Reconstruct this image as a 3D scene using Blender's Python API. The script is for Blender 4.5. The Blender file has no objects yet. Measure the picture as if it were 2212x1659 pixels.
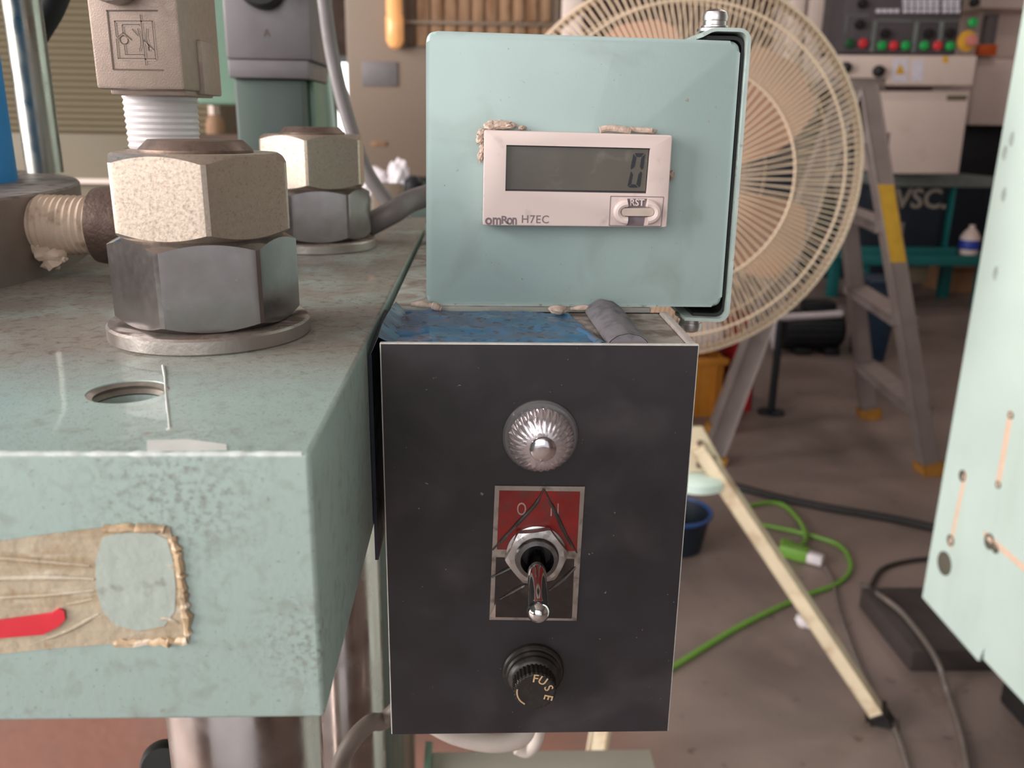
import bpy, bmesh, math, random
from mathutils import Vector, Matrix, noise
random.seed(7)
sc = bpy.context.scene
C = sc.collection
R = math.radians

# ------------------------------------------------------------------ camera
H = 1.05                                   # camera height above the floor, metres
FPX = 1875.0                               # focal length in pixels of the 2212x1659 frame
PITCH, YAW, ROLL = R(16.8895), R(2.3789), R(0.9132)
fw = Vector((math.sin(YAW)*math.cos(PITCH), math.cos(YAW)*math.cos(PITCH), -math.sin(PITCH)))
rt0 = Vector((math.cos(YAW), -math.sin(YAW), 0)); up0 = rt0.cross(fw)
rt = rt0*math.cos(ROLL) + up0*math.sin(ROLL); up = up0*math.cos(ROLL) - rt0*math.sin(ROLL)
cam = bpy.data.cameras.new('camera'); camo = bpy.data.objects.new('camera', cam); C.objects.link(camo)
camo.matrix_world = Matrix(((rt.x, up.x, -fw.x, 0), (rt.y, up.y, -fw.y, 0), (rt.z, up.z, -fw.z, H), (0, 0, 0, 1)))
cam.sensor_width = 36.0; cam.lens = FPX/2212*36.0; cam.clip_start = 0.005; cam.clip_end = 100
cam.dof.use_dof = True; cam.dof.focus_distance = 0.203; cam.dof.aperture_fstop = 24.0
sc.camera = camo

# ------------------------------------------------------------------ world, light, exposure
sc.view_settings.view_transform = 'Standard'; sc.view_settings.look = 'None'
sc.view_settings.gamma = 1; sc.view_settings.use_curve_mapping = False
sc.view_settings.exposure = 0.52
w = bpy.data.worlds.new('world'); sc.world = w; w.use_nodes = True
bg = w.node_tree.nodes['Background']; bg.inputs[0].default_value = (0.93, 0.96, 1.0, 1); bg.inputs[1].default_value = 0.6

def area(name, loc, target, sx, sy, power, col):
    l = bpy.data.lights.new(name, 'AREA'); l.shape = 'RECTANGLE'; l.size = sx; l.size_y = sy; l.energy = power; l.color = col
    o = bpy.data.objects.new(name, l); C.objects.link(o); o.location = loc
    o.rotation_euler = (Vector(target) - Vector(loc)).to_track_quat('-Z', 'Y').to_euler()
    return o
# daylight coming in through the open loading door on the left and the door behind the photographer
area('door_daylight_left', (-4.2, -0.6, 2.0), (0.2, 0.6, 1.0), 4.2, 2.8, 350, (1.0, 0.955, 0.925))
area('door_daylight_front', (-1.0, -3.8, 2.4), (0.2, 0.6, 1.0), 3.6, 2.6, 60, (1.0, 0.97, 0.96))

# ------------------------------------------------------------------ helpers
def mm(x, y, z):                            # millimetres from the lens -> world metres
    return Vector((x/1000, y/1000, z/1000 + H))
def U(px, py, X=None, Y=None, Z=None):      # pixel -> world point on a plane (mm from the lens)
    d = fw + rt*((px - 1106)/FPX) - up*((py - 829.5)/FPX)
    k = X/d.x if X is not None else (Y/d.y if Y is not None else Z/d.z)
    return mm(d.x*k, d.y*k, d.z*k)
FLOOR = -H*1000

def lin(h):
    h = h.lstrip('#'); v = [int(h[i:i+2], 16)/255 for i in (0, 2, 4)]
    return tuple(c/12.92 if c <= 0.04045 else ((c+0.055)/1.055)**2.4 for c in v) + (1,)

def mat(name, col, rough=0.5, metal=0.0, var=0.12, vs=30, layers=(), bump=0.0, bs=400, spec=0.5, coat=0.0, emit=0, alpha=1, trans=0, ior=1.45, rvar=0.1, aniso=None):
    """procedural surface: base colour with noise variation, then layers of dirt, rust or wear"""
    m = bpy.data.materials.new(name); m.use_nodes = True
    nt = m.node_tree; N = nt.nodes; L = nt.links; b = N['Principled BSDF']
    base = lin(col) if isinstance(col, str) else col
    tc = N.new('ShaderNodeTexCoord'); co = tc.outputs['Object']
    def nz(scale, detail=4, dist=0.0, stretch=None):
        src = co
        if stretch:
            mp = N.new('ShaderNodeMapping'); mp.inputs['Scale'].default_value = stretch; L.new(co, mp.inputs[0]); src = mp.outputs[0]
        n = N.new('ShaderNodeTexNoise'); n.inputs['Scale'].default_value = scale; n.inputs['Detail'].default_value = detail
        n.inputs['Distortion'].default_value = dist; L.new(src, n.inputs['Vector']); return n.outputs['Fac']
    def rng(f, lo, hi, a=0.0, c=1.0):
        n = N.new('ShaderNodeMapRange'); n.inputs[1].default_value = lo; n.inputs[2].default_value = hi; n.inputs[3].default_value = a; n.inputs[4].default_value = c
        n.clamp = True; L.new(f, n.inputs[0]); return n.outputs[0]
    def mix(f, a, c):
        n = N.new('ShaderNodeMix'); n.data_type = 'RGBA'; L.new(f, n.inputs[0])
        for i, v in ((6, a), (7, c)):
            if isinstance(v, tuple): n.inputs[i].default_value = v
            else: L.new(v, n.inputs[i])
        return n.outputs[2]
    def mul(a, c):
        n = N.new('ShaderNodeMath'); n.operation = 'MULTIPLY'
        for i, v in ((0, a), (1, c)):
            if isinstance(v, (int, float)): n.inputs[i].default_value = v
            else: L.new(v, n.inputs[i])
        return n.outputs[0]
    dk = tuple(c*(1-var) for c in base[:3]) + (1,); lt = tuple(min(1, c*(1+var)) for c in base[:3]) + (1,)
    cur = mix(rng(nz(vs, 5), 0.3, 0.7), dk, lt)
    rcur = rng(nz(vs*1.7, 3), 0.3, 0.7, max(0.02, rough - rvar), min(1, rough + rvar))
    for ly in layers:
        f = rng(nz(ly.get('s', 60), ly.get('d', 6), ly.get('dist', 0), ly.get('st')), ly.get('lo', .55), ly.get('hi', .65), 0, ly.get('a', 1))
        if ly.get('top'):
            g = N.new('ShaderNodeNewGeometry'); sx = N.new('ShaderNodeSeparateXYZ'); L.new(g.outputs['Normal'], sx.inputs[0])
            f = mul(f, rng(sx.outputs[2], .3, .9))
        if ly.get('near'):
            p, r0, r1 = ly['near']; v = N.new('ShaderNodeVectorMath'); v.operation = 'DISTANCE'; L.new(co, v.inputs[0]); v.inputs[1].default_value = p
            f = mul(f, rng(v.outputs['Value'], r0, r1, 1, 0))
        if ly.get('axis'):
            ax, a0, a1 = ly['axis']; sx = N.new('ShaderNodeSeparateXYZ'); L.new(co, sx.inputs[0]); f = mul(f, rng(sx.outputs[ax], a0, a1))
        cc = lin(ly['c']) if isinstance(ly['c'], str) else ly['c']
        cur = mix(f, cur, cc)
        if 'r' in ly:
            n = N.new('ShaderNodeMix'); L.new(f, n.inputs[0]); L.new(rcur, n.inputs[2]); n.inputs[3].default_value = ly['r']; rcur = n.outputs[0]
    L.new(cur, b.inputs['Base Color']); L.new(rcur, b.inputs['Roughness'])
    b.inputs['Metallic'].default_value = metal; b.inputs['Specular IOR Level'].default_value = spec
    b.inputs['Coat Weight'].default_value = coat; b.inputs['IOR'].default_value = ior
    b.inputs['Transmission Weight'].default_value = trans; b.inputs['Alpha'].default_value = alpha
    if emit: L.new(cur, b.inputs['Emission Color']); b.inputs['Emission Strength'].default_value = emit
    if bump:
        bn = N.new('ShaderNodeBump'); bn.inputs['Strength'].default_value = bump; bn.inputs['Distance'].default_value = 0.3/bs
        L.new(nz(bs, 3), bn.inputs['Height']); L.new(bn.outputs[0], b.inputs['Normal'])
    return m

class B:                                    # mesh builder, world coordinates
    def __init__(s): s.bm = bmesh.new()
    def faces(s, vs, fs):
        v = [s.bm.verts.new(p) for p in vs]
        for f in fs:
            try: s.bm.faces.new([v[i] for i in f])
            except ValueError: pass
        return s
    def box(s, a, b, bev=0, seg=2):         # two opposite corners
        lo = Vector([min(a[i], b[i]) for i in range(3)]); hi = Vector([max(a[i], b[i]) for i in range(3)])
        n = len(s.bm.verts)
        r = bmesh.ops.create_cube(s.bm, size=1)
        for v in r['verts']: v.co = Vector([lo[i] + (v.co[i] + .5)*(hi[i]-lo[i]) for i in range(3)])
        if bev:
            es = list({e for v in r['verts'] for e in v.link_edges})
            bmesh.ops.bevel(s.bm, geom=es, offset=bev, segments=seg, profile=.5, affect='EDGES')
        return s
    def obox(s, c, ax, ay, az, bev=0, seg=2):   # oriented box from half axes
        r = bmesh.ops.create_cube(s.bm, size=2)
        for v in r['verts']: v.co = c + ax*v.co.x + ay*v.co.y + az*v.co.z
        if bev:
            es = list({e for v in r['verts'] for e in v.link_edges})
            bmesh.ops.bevel(s.bm, geom=es, offset=bev, segments=seg, profile=.5, affect='EDGES')
        return s
    def prism(s, poly, d, bev=0, seg=2):    # polygon of points pushed along vector d
        a = [s.bm.verts.new(p) for p in poly]; b = [s.bm.verts.new(Vector(p)+d) for p in poly]; n = len(poly)
        fs = [s.bm.faces.new(a), s.bm.faces.new(b[::-1])]
        for i in range(n): fs.append(s.bm.faces.new((a[i], b[i], b[(i+1) % n], a[(i+1) % n])))
        if bev:
            es = [e for e in fs[0].edges]
            bmesh.ops.bevel(s.bm, geom=es, offset=bev, segments=seg, profile=.5, affect='EDGES')
        return s
    def lathe(s, c, axis, prof, n=48, mod=None, cap=True, ph=0.0):   # prof: (radius, along) in metres
        axis = Vector(axis).normalized(); t = Vector((0, 0, 1)) if abs(axis.z) < .9 else Vector((1, 0, 0))
        e1 = axis.cross(t).normalized(); e2 = axis.cross(e1)
        rings = []
        for k, (r, h) in enumerate(prof):
            ring = []
            for i in range(n):
                th = 2*math.pi*i/n + ph; rr = r*(mod(k, i) if mod else 1)
                ring.append(s.bm.verts.new(Vector(c) + axis*h + (e1*math.cos(th) + e2*math.sin(th))*rr))
            rings.append(ring)
        for a, b in zip(rings, rings[1:]):
            for i in range(n): s.bm.faces.new((a[i], a[(i+1) % n], b[(i+1) % n], b[i]))
        if cap:
            s.bm.faces.new(rings[0][::-1]); s.bm.faces.new(rings[-1])
        return s
    def tube(s, pts, r, n=12, smooth=6, closed=False, rads=None):
        P = [Vector(p) for p in pts]
        if smooth and len(P) > 2:
            Q = []; m = len(P)
            for i in range(m if closed else m-1):
                p0 = P[(i-1) % m] if closed or i > 0 else P[0]*2-P[1]; p1 = P[i]; p2 = P[(i+1) % m]
                p3 = P[(i+2) % m] if closed or i+2 < m else P[-1]*2-P[-2]
                for k in range(smooth):
                    t = k/smooth
                    Q.append(.5*((2*p1) + (p2-p0)*t + (2*p0-5*p1+4*p2-p3)*t*t + (3*p1-p0-3*p2+p3)*t**3))
            if not closed: Q.append(P[-1])
            P = Q
        m = len(P); nrm = None; rings = []
        for i, p in enumerate(P):
            t = (P[(i+1) % m]-P[i-1]) if closed else (P[min(i+1, m-1)]-P[max(i-1, 0)])
            t.normalize()
            if nrm is None: nrm = t.orthogonal().normalized()
            nrm = (nrm - t*nrm.dot(t)).normalized(); bn = t.cross(nrm)
            rr = r if rads is None else rads[min(len(rads)-1, int(i*len(rads)/m))]
            rings.append([s.bm.verts.new(p + (nrm*math.cos(2*math.pi*j/n) + bn*math.sin(2*math.pi*j/n))*rr) for j in range(n)])
        for k in range(m if closed else m-1):
            a, b = rings[k], rings[(k+1) % m]
            for j in range(n): s.bm.faces.new((a[j], a[(j+1) % n], b[(j+1) % n], b[j]))
        if not closed: s.bm.faces.new(rings[0][::-1]); s.bm.faces.new(rings[-1])
        return s
    def blob(s, c, sx, sy, sz, amp=.25, fr=2.0, sub=3, seed=0, flat=None):
        r = bmesh.ops.create_icosphere(s.bm, subdivisions=sub, radius=1)
        for v in r['verts']:
            p = v.co.copy(); k = 1 + amp*noise.noise(p*fr + Vector((seed*7.1, seed*3.3, 0)))
            v.co = Vector(c) + Vector((p.x*sx, p.y*sy, p.z*sz))*k
        return s
    def sheet(s, P00, P10, P11, P01, nx, ny, f, th):    # bilinear patch displaced by f(u,v), solid
        P = [Vector(p) for p in (P00, P10, P11, P01)]; nrm = (P[1]-P[0]).cross(P[3]-P[0]).normalized()
        g = [[], []]
        for k in (0, 1):
            for j in range(ny+1):
                for i in range(nx+1):
                    a, b = i/nx, j/ny
                    p = P[0]*(1-a)*(1-b)+P[1]*a*(1-b)+P[2]*a*b+P[3]*(1-a)*b
                    g[k].append(s.bm.verts.new(p + nrm*(f(a, b) + (th if k == 0 else 0))))
        q = lambda i, j: j*(nx+1)+i
        for j in range(ny):
            for i in range(nx):
                ids = (q(i, j), q(i+1, j), q(i+1, j+1), q(i, j+1))
                s.bm.faces.new([g[0][t] for t in ids]); s.bm.faces.new([g[1][t] for t in ids[::-1]])
        rim = [q(i, 0) for i in range(nx)] + [q(nx, j) for j in range(ny)] + [q(i, ny) for i in range(nx, 0, -1)] + [q(0, j) for j in range(ny, 0, -1)]
        for a, b in zip(rim, rim[1:]+rim[:1]): s.bm.faces.new((g[0][a], g[1][a], g[1][b], g[0][b]))
        return s

ORG = {}
def finish(name, b, m, org, parent=None, smooth=True, ang=35):
    bm = b.bm
    bmesh.ops.recalc_face_normals(bm, faces=bm.faces)
    if smooth:
        for f in bm.faces: f.smooth = True
        lim = R(ang)
        for e in bm.edges:
            if len(e.link_faces) == 2 and e.calc_face_angle(0) > lim: e.smooth = False
    for v in bm.verts: v.co -= org
    me = bpy.data.meshes.new(name); bm.to_mesh(me); bm.free(); me.materials.append(m)
    o = bpy.data.objects.new(name, me); C.objects.link(o)
    if parent is None: o.location = org
    else: o.parent = parent
    ORG[o] = org
    return o
def tag(o, label, cat, group=None):
    o['label'] = label; o['category'] = cat
    if group: o['group'] = group
    return o
def thing(name, label, cat, loc, group=None):
    o = bpy.data.objects.new(name, None); C.objects.link(o); o.location = loc; o.empty_display_size = .02
    ORG[o] = Vector(loc); return tag(o, label, cat, group)
def part(parent, name, b, m, label=None, smooth=True, ang=35):
    o = finish(name, b, m, ORG[parent], parent, smooth, ang)
    if label: o['label'] = label
    return o
def solo(name, b, m, label, cat, group=None, smooth=True, ang=35):
    vs = [v.co for v in b.bm.verts]
    org = Vector(((min(v.x for v in vs)+max(v.x for v in vs))/2, (min(v.y for v in vs)+max(v.y for v in vs))/2, min(v.z for v in vs)))
    return tag(finish(name, b, m, org, None, smooth, ang), label, cat, group)
def struct(name, b, m, label=None):
    o = finish(name, b, m, Vector((0, 0, 0)), None, False); o['kind'] = 'structure'
    if label: o['label'] = label
    return o
def copy_part(o, parent, mw=None):
    c = o.copy(); C.objects.link(c); c.parent = parent; ORG[c] = ORG[o]
    return c
FX, FZ = Vector((1, 0, 0)), Vector((0, 0, 1))
def text(b, s, at, size, right=FX, upv=FZ, depth=.0001, bold=0.0, align='CENTER', sx=1.0, space=1.0):
    cu = bpy.data.curves.new('lettering', 'FONT'); cu.body = s; cu.size = 1; cu.extrude = 0; cu.align_x = align; cu.align_y = 'CENTER'
    cu.offset = bold; cu.resolution_u = 3; cu.space_character = space
    o = bpy.data.objects.new('lettering', cu); C.objects.link(o)
    me = bpy.data.meshes.new_from_object(o.evaluated_get(bpy.context.evaluated_depsgraph_get()))
    nrm = right.cross(upv).normalized(); t = bmesh.new(); t.from_mesh(me)
    r = bmesh.ops.extrude_face_region(t, geom=list(t.faces))
    for g in r['geom']:
        if isinstance(g, bmesh.types.BMVert): g.co.z += depth/size
    mp = {}
    for v in t.verts: mp[v] = b.bm.verts.new(at + right*(v.co.x*size*sx) + upv*(v.co.y*size) + nrm*(v.co.z*size))
    for f in t.faces:
        try: b.bm.faces.new([mp[v] for v in f.verts])
        except ValueError: pass
    t.free(); bpy.data.objects.remove(o); bpy.data.curves.remove(cu); bpy.data.meshes.remove(me)
    return b

# ------------------------------------------------------------------ materials
T = -48.05                                  # top of the press plate, mm from the lens height
DUST = '6b5d54'
M = {}
M['plate'] = mat('plate_paint', 'a4b8b2', .42, var=.05, vs=25, bump=.12, bs=900, coat=.15, layers=[
    dict(c='877c73', s=50, d=7, dist=.4, lo=.10, hi=.52, top=1, a=.92, axis=(1, .026, .060), r=.85),
    dict(c='63544a', s=420, d=9, dist=.6, lo=.52, hi=.72, top=1, a=.75, axis=(1, .03, .06), r=.9),
    dict(c='5c4c43', s=2600, d=5, lo=.60, hi=.70, top=1, a=.7, r=.9),
    dict(c='6a5f58', s=800, d=9, dist=0, lo=.46, hi=.74, a=.8, near=((.016, 0, .0405), .004, .018), r=.7),
    dict(c='6a5f58', s=900, d=9, dist=0, lo=.46, hi=.72, a=.7, near=((.036, 0, .014), .002, .012), r=.7),
    dict(c='8d9389', s=260, d=7, dist=.5, lo=.52, hi=.75, a=.6, r=.6),
    dict(c='6a6a5c', s=1300, d=4, lo=.62, hi=.72, a=.5, r=.6),
    dict(c='8a6a4c', s=150, d=6, lo=.72, hi=.78, a=.6)])
M['plate_dusty'] = mat('bracket_paint_dusty', '8c8f88', .6, var=.12, vs=60, bump=.3, bs=900, layers=[
    dict(c='6a5a50', s=90, d=9, dist=1, lo=.42, hi=.62, top=1, a=.9, r=.9), dict(c='a99c90', s=250, d=6, lo=.6, hi=.7, a=.6)])
M['box_paint'] = mat('box_green_paint', '98aba8', .38, var=.04, vs=25, bump=.10, bs=1500, coat=.2, layers=[
    dict(c='7d8580', s=55, d=8, dist=.8, lo=.56, hi=.75, a=.45, r=.6),
    dict(c='4d4a45', s=900, d=3, lo=.72, hi=.76, a=.8), dict(c='8c6f5c', s=500, d=8, lo=.71, hi=.77, a=.5)])
M['box_inner'] = mat('box_interior', '26302d', .7)
M['bracket'] = mat('bracket_green_steel', 'a3b1ac', .4, var=.1, vs=150, bump=.25, bs=1500, layers=[dict(c='6f6256', s=500, d=6, lo=.6, hi=.7, a=.8)])
M['cutedge'] = mat('bare_cut_edge', 'd6d2cc', .45, metal=.4, var=.15, vs=300)
M['panel_black'] = mat('black_panel_film', '262326', .42, var=.15, vs=60, bump=.06, bs=2500, layers=[
    dict(c='4a4344', s=40, d=8, dist=.5, lo=.5, hi=.75, a=.5, r=.6), dict(c='8a8580', s=700, d=2, lo=.75, hi=.78, a=.6)])
M['shell'] = mat('channel_steel', '9c938c', .6, metal=.1, var=.2, vs=120, layers=[dict(c=DUST, s=180, d=9, lo=.45, hi=.62, top=1, a=.9, r=.9)])
M['lip'] = mat('channel_lip', 'a89d98', .55, var=.12, vs=200, layers=[dict(c='6b5d54', s=400, d=6, lo=.6, hi=.7, a=.5)])
M['tape'] = mat('blue_vinyl_tape', '1a5f8a', .3, var=.3, vs=80, coat=.3, bump=.2, bs=500, layers=[
    dict(c='66636a', s=90, d=9, dist=.9, lo=.44, hi=.66, top=1, a=.85, r=.85), dict(c='4b423c', s=450, d=7, lo=.57, hi=.66, top=1, a=.9, r=.9)])
M['tape_dusty'] = mat('dusty_tape_roll', '6d696d', .7, var=.1, vs=90, layers=[dict(c='4d4a52', s=300, d=8, lo=.5, hi=.7, a=.7)])
M['tape_shaded'] = mat('tape_flap_shaded', '161c2c', .35, var=.2, vs=90)  # blue tape again, darkened so its shade sits in the colour
M['bezel'] = mat('counter_beige_plastic', 'd2c0ba', .45, var=.04, vs=60, bump=.05, bs=3000, layers=[
    dict(c='9c8a88', s=150, d=8, dist=.5, lo=.5, hi=.75, a=.5, near=((.014, 0, .0065), .004, .014)),
    dict(c='8f7d7a', s=220, d=8, lo=.6, hi=.75, a=.4)])
M['button'] = mat('counter_button', 'b8a89c', .5, var=.1, vs=300)
M['bezel_dark'] = mat('button_grime', '6e6267', .7, var=.2, vs=400)
M['lcd'] = mat('lcd_glass', '565149', .18, var=.10, vs=60, spec=.5, layers=[dict(c='8a857e', s=160, d=9, dist=.6, lo=.58, hi=.8, a=.4)])
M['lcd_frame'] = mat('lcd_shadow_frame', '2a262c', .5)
M['segment'] = mat('lcd_segment', '1c1b22', .35)
M['print'] = mat('grey_print', '7d6c70', .6)
M['putty'] = mat('putty', 'b5a193', .8, var=.25, vs=400, bump=.8, bs=900)
M['zinc'] = mat('zinc_bright', 'b9b6b4', .36, metal=1, var=.12, vs=200, bump=.1, bs=900, layers=[dict(c='80776f', s=350, d=7, lo=.6, hi=.75, a=.5, r=.5)])
M['zinc_warm'] = mat('zinc_weathered', 'bdaea0', .40, metal=.85, var=.06, vs=900, bump=.15, bs=2500, layers=[
    dict(c='8d7c69', s=1500, d=8, lo=.55, hi=.72, a=.6, r=.6), dict(c='5a4c40', s=2200, d=5, lo=.68, hi=.74, a=.6, r=.7)])
M['zinc_new'] = mat('zinc_smooth', '9a9391', .20, metal=.9, var=.05, vs=300, rvar=.03, layers=[
    dict(c='c4bfbc', s=1100, d=9, dist=1, lo=.66, hi=.74, a=.35), dict(c='7a6f68', s=110, d=6, lo=.45, hi=.75, a=.35)])
M['washer'] = mat('washer_zinc', 'aea6a0', .38, metal=.85, var=.1, vs=120, bump=.2, bs=1000, layers=[
    dict(c='6f5d52', s=170, d=9, dist=.8, lo=.40, hi=.62, top=1, a=.85, r=.85)])
M['stud'] = mat('stud_end_steel', '7c6a60', .5, metal=.7, var=.15, vs=200, bump=.2, bs=800, layers=[dict(c='4d3f38', s=300, d=7, lo=.55, hi=.7, a=.7, r=.8)])
M['column'] = mat('ground_column_steel', 'b5aaa5', .22, metal=1, var=.08, vs=40, layers=[dict(c='7a5a48', s=80, d=7, lo=.66, hi=.74, a=.7, r=.6)])
M['rod'] = mat('polished_rod', 'a0a098', .3, metal=1, var=.06, vs=60, layers=[dict(c='6a6a60', s=700, d=4, lo=.65, hi=.75, a=.5, r=.4)])
M['blue_tube'] = mat('cylinder_blue_paint', '1580c4', .5, var=.06, vs=30)
M['cap'] = mat('cylinder_cap_cast', '837871', .55, metal=.35, var=.12, vs=50, bump=.3, bs=700, layers=[dict(c='4c4440', s=160, d=8, lo=.5, hi=.66, top=1, a=.8, r=.85)])
M['ptfe'] = mat('white_thread_tape', 'c9c2c2', .45, var=.04, vs=80, bump=.2, bs=700, layers=[dict(c='7d6a5e', s=160, d=6, lo=.70, hi=.75, a=.7)])
M['ptfe_old'] = mat('yellowed_thread_tape', 'c0ab98', .55, var=.1, vs=120, bump=.3, bs=700, layers=[dict(c='7d6350', s=150, d=7, lo=.56, hi=.7, a=.7)])
M['cast'] = mat('cast_iron_elbow', '5a4840', .55, metal=.4, var=.2, vs=200, bump=.9, bs=700)
M['valve_zinc'] = mat('valve_die_cast', '9a887d', .48, metal=.35, var=.05, vs=300, bump=.6, bs=2600)
M['valve_line'] = mat('engraved_line', '5d4e46', .6, metal=.2)
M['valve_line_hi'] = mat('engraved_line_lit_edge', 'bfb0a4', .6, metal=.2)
M['sol_grey'] = mat('solenoid_grey', '6f696b', .45, var=.06, vs=50, metal=.15, layers=[dict(c='716868', s=90, d=6, lo=.55, hi=.75, a=.5)])
M['green'] = mat('machine_green', '64806f', .45, var=.06, vs=15, coat=.1, layers=[dict(c='5f6a60', s=40, d=7, lo=.55, hi=.75, a=.5)])
M['green_dark'] = mat('machine_green_dark', '43504a', .5, var=.08, vs=15, layers=[dict(c='454b46', s=30, d=7, lo=.5, hi=.75, a=.6)])
M['pale_green'] = mat('panel_pale_green', 'c6d8d0', .45, var=.05, vs=6, coat=.1, layers=[dict(c='a8b8a4', s=9, d=6, st=(1, 1, .2), lo=.55, hi=.8, a=.5)])
M['peach'] = mat('bare_filler', 'e2c3ad', .6, var=.08, vs=60)
M['hole'] = mat('dark_hole', '5b574c', .8)
M['cable_grey'] = mat('grey_cable', '77706f', .5, var=.06, vs=60, bump=.1, bs=300)
M['cable_brown'] = mat('grey_brown_hose', '7b6e65', .5, var=.1, vs=60)
M['cable_white'] = mat('pale_hose', 'bfb2a9', .5, var=.12, vs=70)
M['rubber'] = mat('black_rubber', '201e1e', .6, var=.2, vs=60)
M['plinth'] = mat('plinth_dark', '3a3230', .6, var=.15, vs=10)
M['cord_green'] = mat('green_cord', '6d9a3c', .45, var=.08, vs=60)
M['cord_dark'] = mat('dark_cord', '37332f', .5)
M['cord_grey'] = mat('grey_floor_cord', '6b625c', .5)
M['white_plastic'] = mat('white_plastic', 'd8d0d2', .4)
M['film'] = mat('old_clear_tape', 'b1a48e', .28, var=.12, vs=60, coat=.4, bump=.5, bs=300, layers=[
    dict(c='8d7350', s=220, d=5, st=(.12, 1, 1), lo=.50, hi=.66, a=.8), dict(c='d6cdbf', s=330, d=5, st=(.25, 1, 1), lo=.56, hi=.70, a=.7), dict(c='9a7a58', s=400, d=7, lo=.6, hi=.7, a=.5)])
M['film_clear'] = mat('clear_tape_window', 'a6b0a8', .3, var=.06, vs=60, coat=.3, bump=.3, bs=300, layers=[dict(c='6d6a60', s=220, d=7, lo=.6, hi=.7, a=.6)])
M['film_edge'] = mat('crackled_adhesive', 'b59c7d', .4, var=.35, vs=150, bump=.6, bs=400, layers=[dict(c='e6d6c2', s=200, d=4, lo=.58, hi=.64, a=.9)])
M['red_mark'] = mat('red_marker', 'cf2f3c', .4, var=.12, vs=90, coat=.2)
M['white_paint'] = mat('white_paint_mark', 'cfd0cb', .6, var=.06, vs=200)
M['worn'] = mat('worn_pale_edge', 'c4cdc9', .5, var=.12, vs=500, bump=.4, bs=2500)
M['lens'] = mat('clear_lens', 'f2ecee', .05, var=.0, trans=.85, ior=1.49)
M['reflector'] = mat('lamp_reflector', 'd9d2d4', .16, metal=1, var=.06, vs=300)
M['alu_plate'] = mat('nameplate_aluminium', '9d948c', .4, metal=.8, var=.15, vs=200, layers=[dict(c='5a5049', s=300, d=7, lo=.55, hi=.7, a=.7)])
M['red_print'] = mat('nameplate_red', '7c1b16', .35, var=.2, vs=150, layers=[dict(c='55302c', s=260, d=8, lo=.46, hi=.7, a=.8)])
M['black_print'] = mat('nameplate_black', '28211f', .3, var=.2, vs=150, layers=[dict(c='5a4c45', s=100, d=8, lo=.5, hi=.7, a=.6)])
M['film_dark'] = mat('wrinkled_film', '3c3836', .25, var=.25, vs=300, coat=.4)
M['letter_worn'] = mat('worn_letter', '9a857c', .5, var=.2, vs=500)
M['chrome'] = mat('chrome', 'd8d6d6', .06, metal=1, var=.02, rvar=.02)
M['steel_dark'] = mat('dark_steel', '6f6d6c', .3, metal=1, var=.1, vs=300)
M['bakelite'] = mat('black_bakelite', '24211f', .38, var=.2, vs=200, layers=[dict(c='4a423c', s=300, d=7, lo=.52, hi=.72, a=.5, r=.6)])
M['gold_print'] = mat('tan_lettering', 'b89c78', .5, var=.15, vs=500)
M['concrete'] = mat('workshop_floor', '84746d', .5, var=.12, vs=1.6, bump=.15, bs=40, layers=[
    dict(c='625650', s=2.2, d=9, dist=.4, lo=.48, hi=.68, a=.7, r=.35), dict(c='8e7a70', s=9, d=8, lo=.55, hi=.72, a=.5), dict(c='463a35', s=30, d=6, lo=.64, hi=.72, a=.6), dict(c='8f6154', s=4, d=7, lo=.1, hi=.5, a=.8, near=((-.35, 1.2, 0), .45, .75))])
M['fan_cream'] = mat('fan_guard_cream', 'c2ab94', .45, var=.06, vs=20)
M['fan_blade'] = mat('fan_blade_orange', 'b58a72', .4, var=.08, vs=12, layers=[dict(c='8d7a6c', s=14, d=6, lo=.45, hi=.7, a=.6)])
M['fan_motor'] = mat('fan_motor_housing', '6d5a4e', .5, var=.08, vs=20)
M['leg_cream'] = mat('fan_leg_cream', 'cdbda2', .5, var=.08, vs=20, layers=[dict(c='a07a5a', s=25, d=7, lo=.54, hi=.72, a=.7)])
M['alu'] = mat('ladder_aluminium', '9a8e8a', .42, metal=.6, var=.06, vs=12)
M['yellow'] = mat('yellow_label', 'b58e2e', .5, var=.12, vs=30)
M['foot_yellow'] = mat('ochre_rubber_foot', '9a6a2a', .6)
M['cream'] = mat('machine_cream', 'd3c0b6', .5, var=.04, vs=4, layers=[dict(c='b89f8c', s=5, d=7, lo=.6, hi=.8, a=.5)])
M['beige'] = mat('cabinet_beige', '786759', .55, var=.05, vs=3, layers=[dict(c='7d6653', s=6, d=7, lo=.58, hi=.8, a=.5)])
M['beige2'] = mat('slide_cover_beige', '665c49', .5, var=.05, vs=5)
M['rust'] = mat('rusty_panel', '8a6a50', .7, var=.2, vs=9, layers=[dict(c='6a4426', s=14, d=7, st=(3, 1, .5), lo=.5, hi=.65, a=.8)])
M['brown'] = mat('brown_board', '4d372a', .6, var=.2, vs=4, layers=[dict(c='2c211c', s=8, d=6, lo=.5, hi=.7, a=.7)])
M['amber'] = mat('amber_lens', 'd99a62', .25, var=.15, vs=12, emit=.35)
M['console'] = mat('console_charcoal', '4d4649', .5, var=.06, vs=10)
M['key'] = mat('key_white', 'cfc9d2', .45)
M['key_yellow'] = mat('key_yellow', 'cf9c2c', .45)
M['thread'] = mat('hole_thread', '857c72', .5, metal=.3, var=.2, vs=300)
M['knob'] = mat('knob_black', '191718', .45)
M['btn_green'] = mat('button_green', '1f9a4a', .35); M['btn_dgreen'] = mat('button_dark_green', '18502c', .4)
M['btn_red'] = mat('button_red', 'c8323a', .35); M['estop_ring'] = mat('estop_yellow', 'c79532', .45)
M['estop'] = mat('estop_red_cap', 'c77a70', .4)
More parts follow.
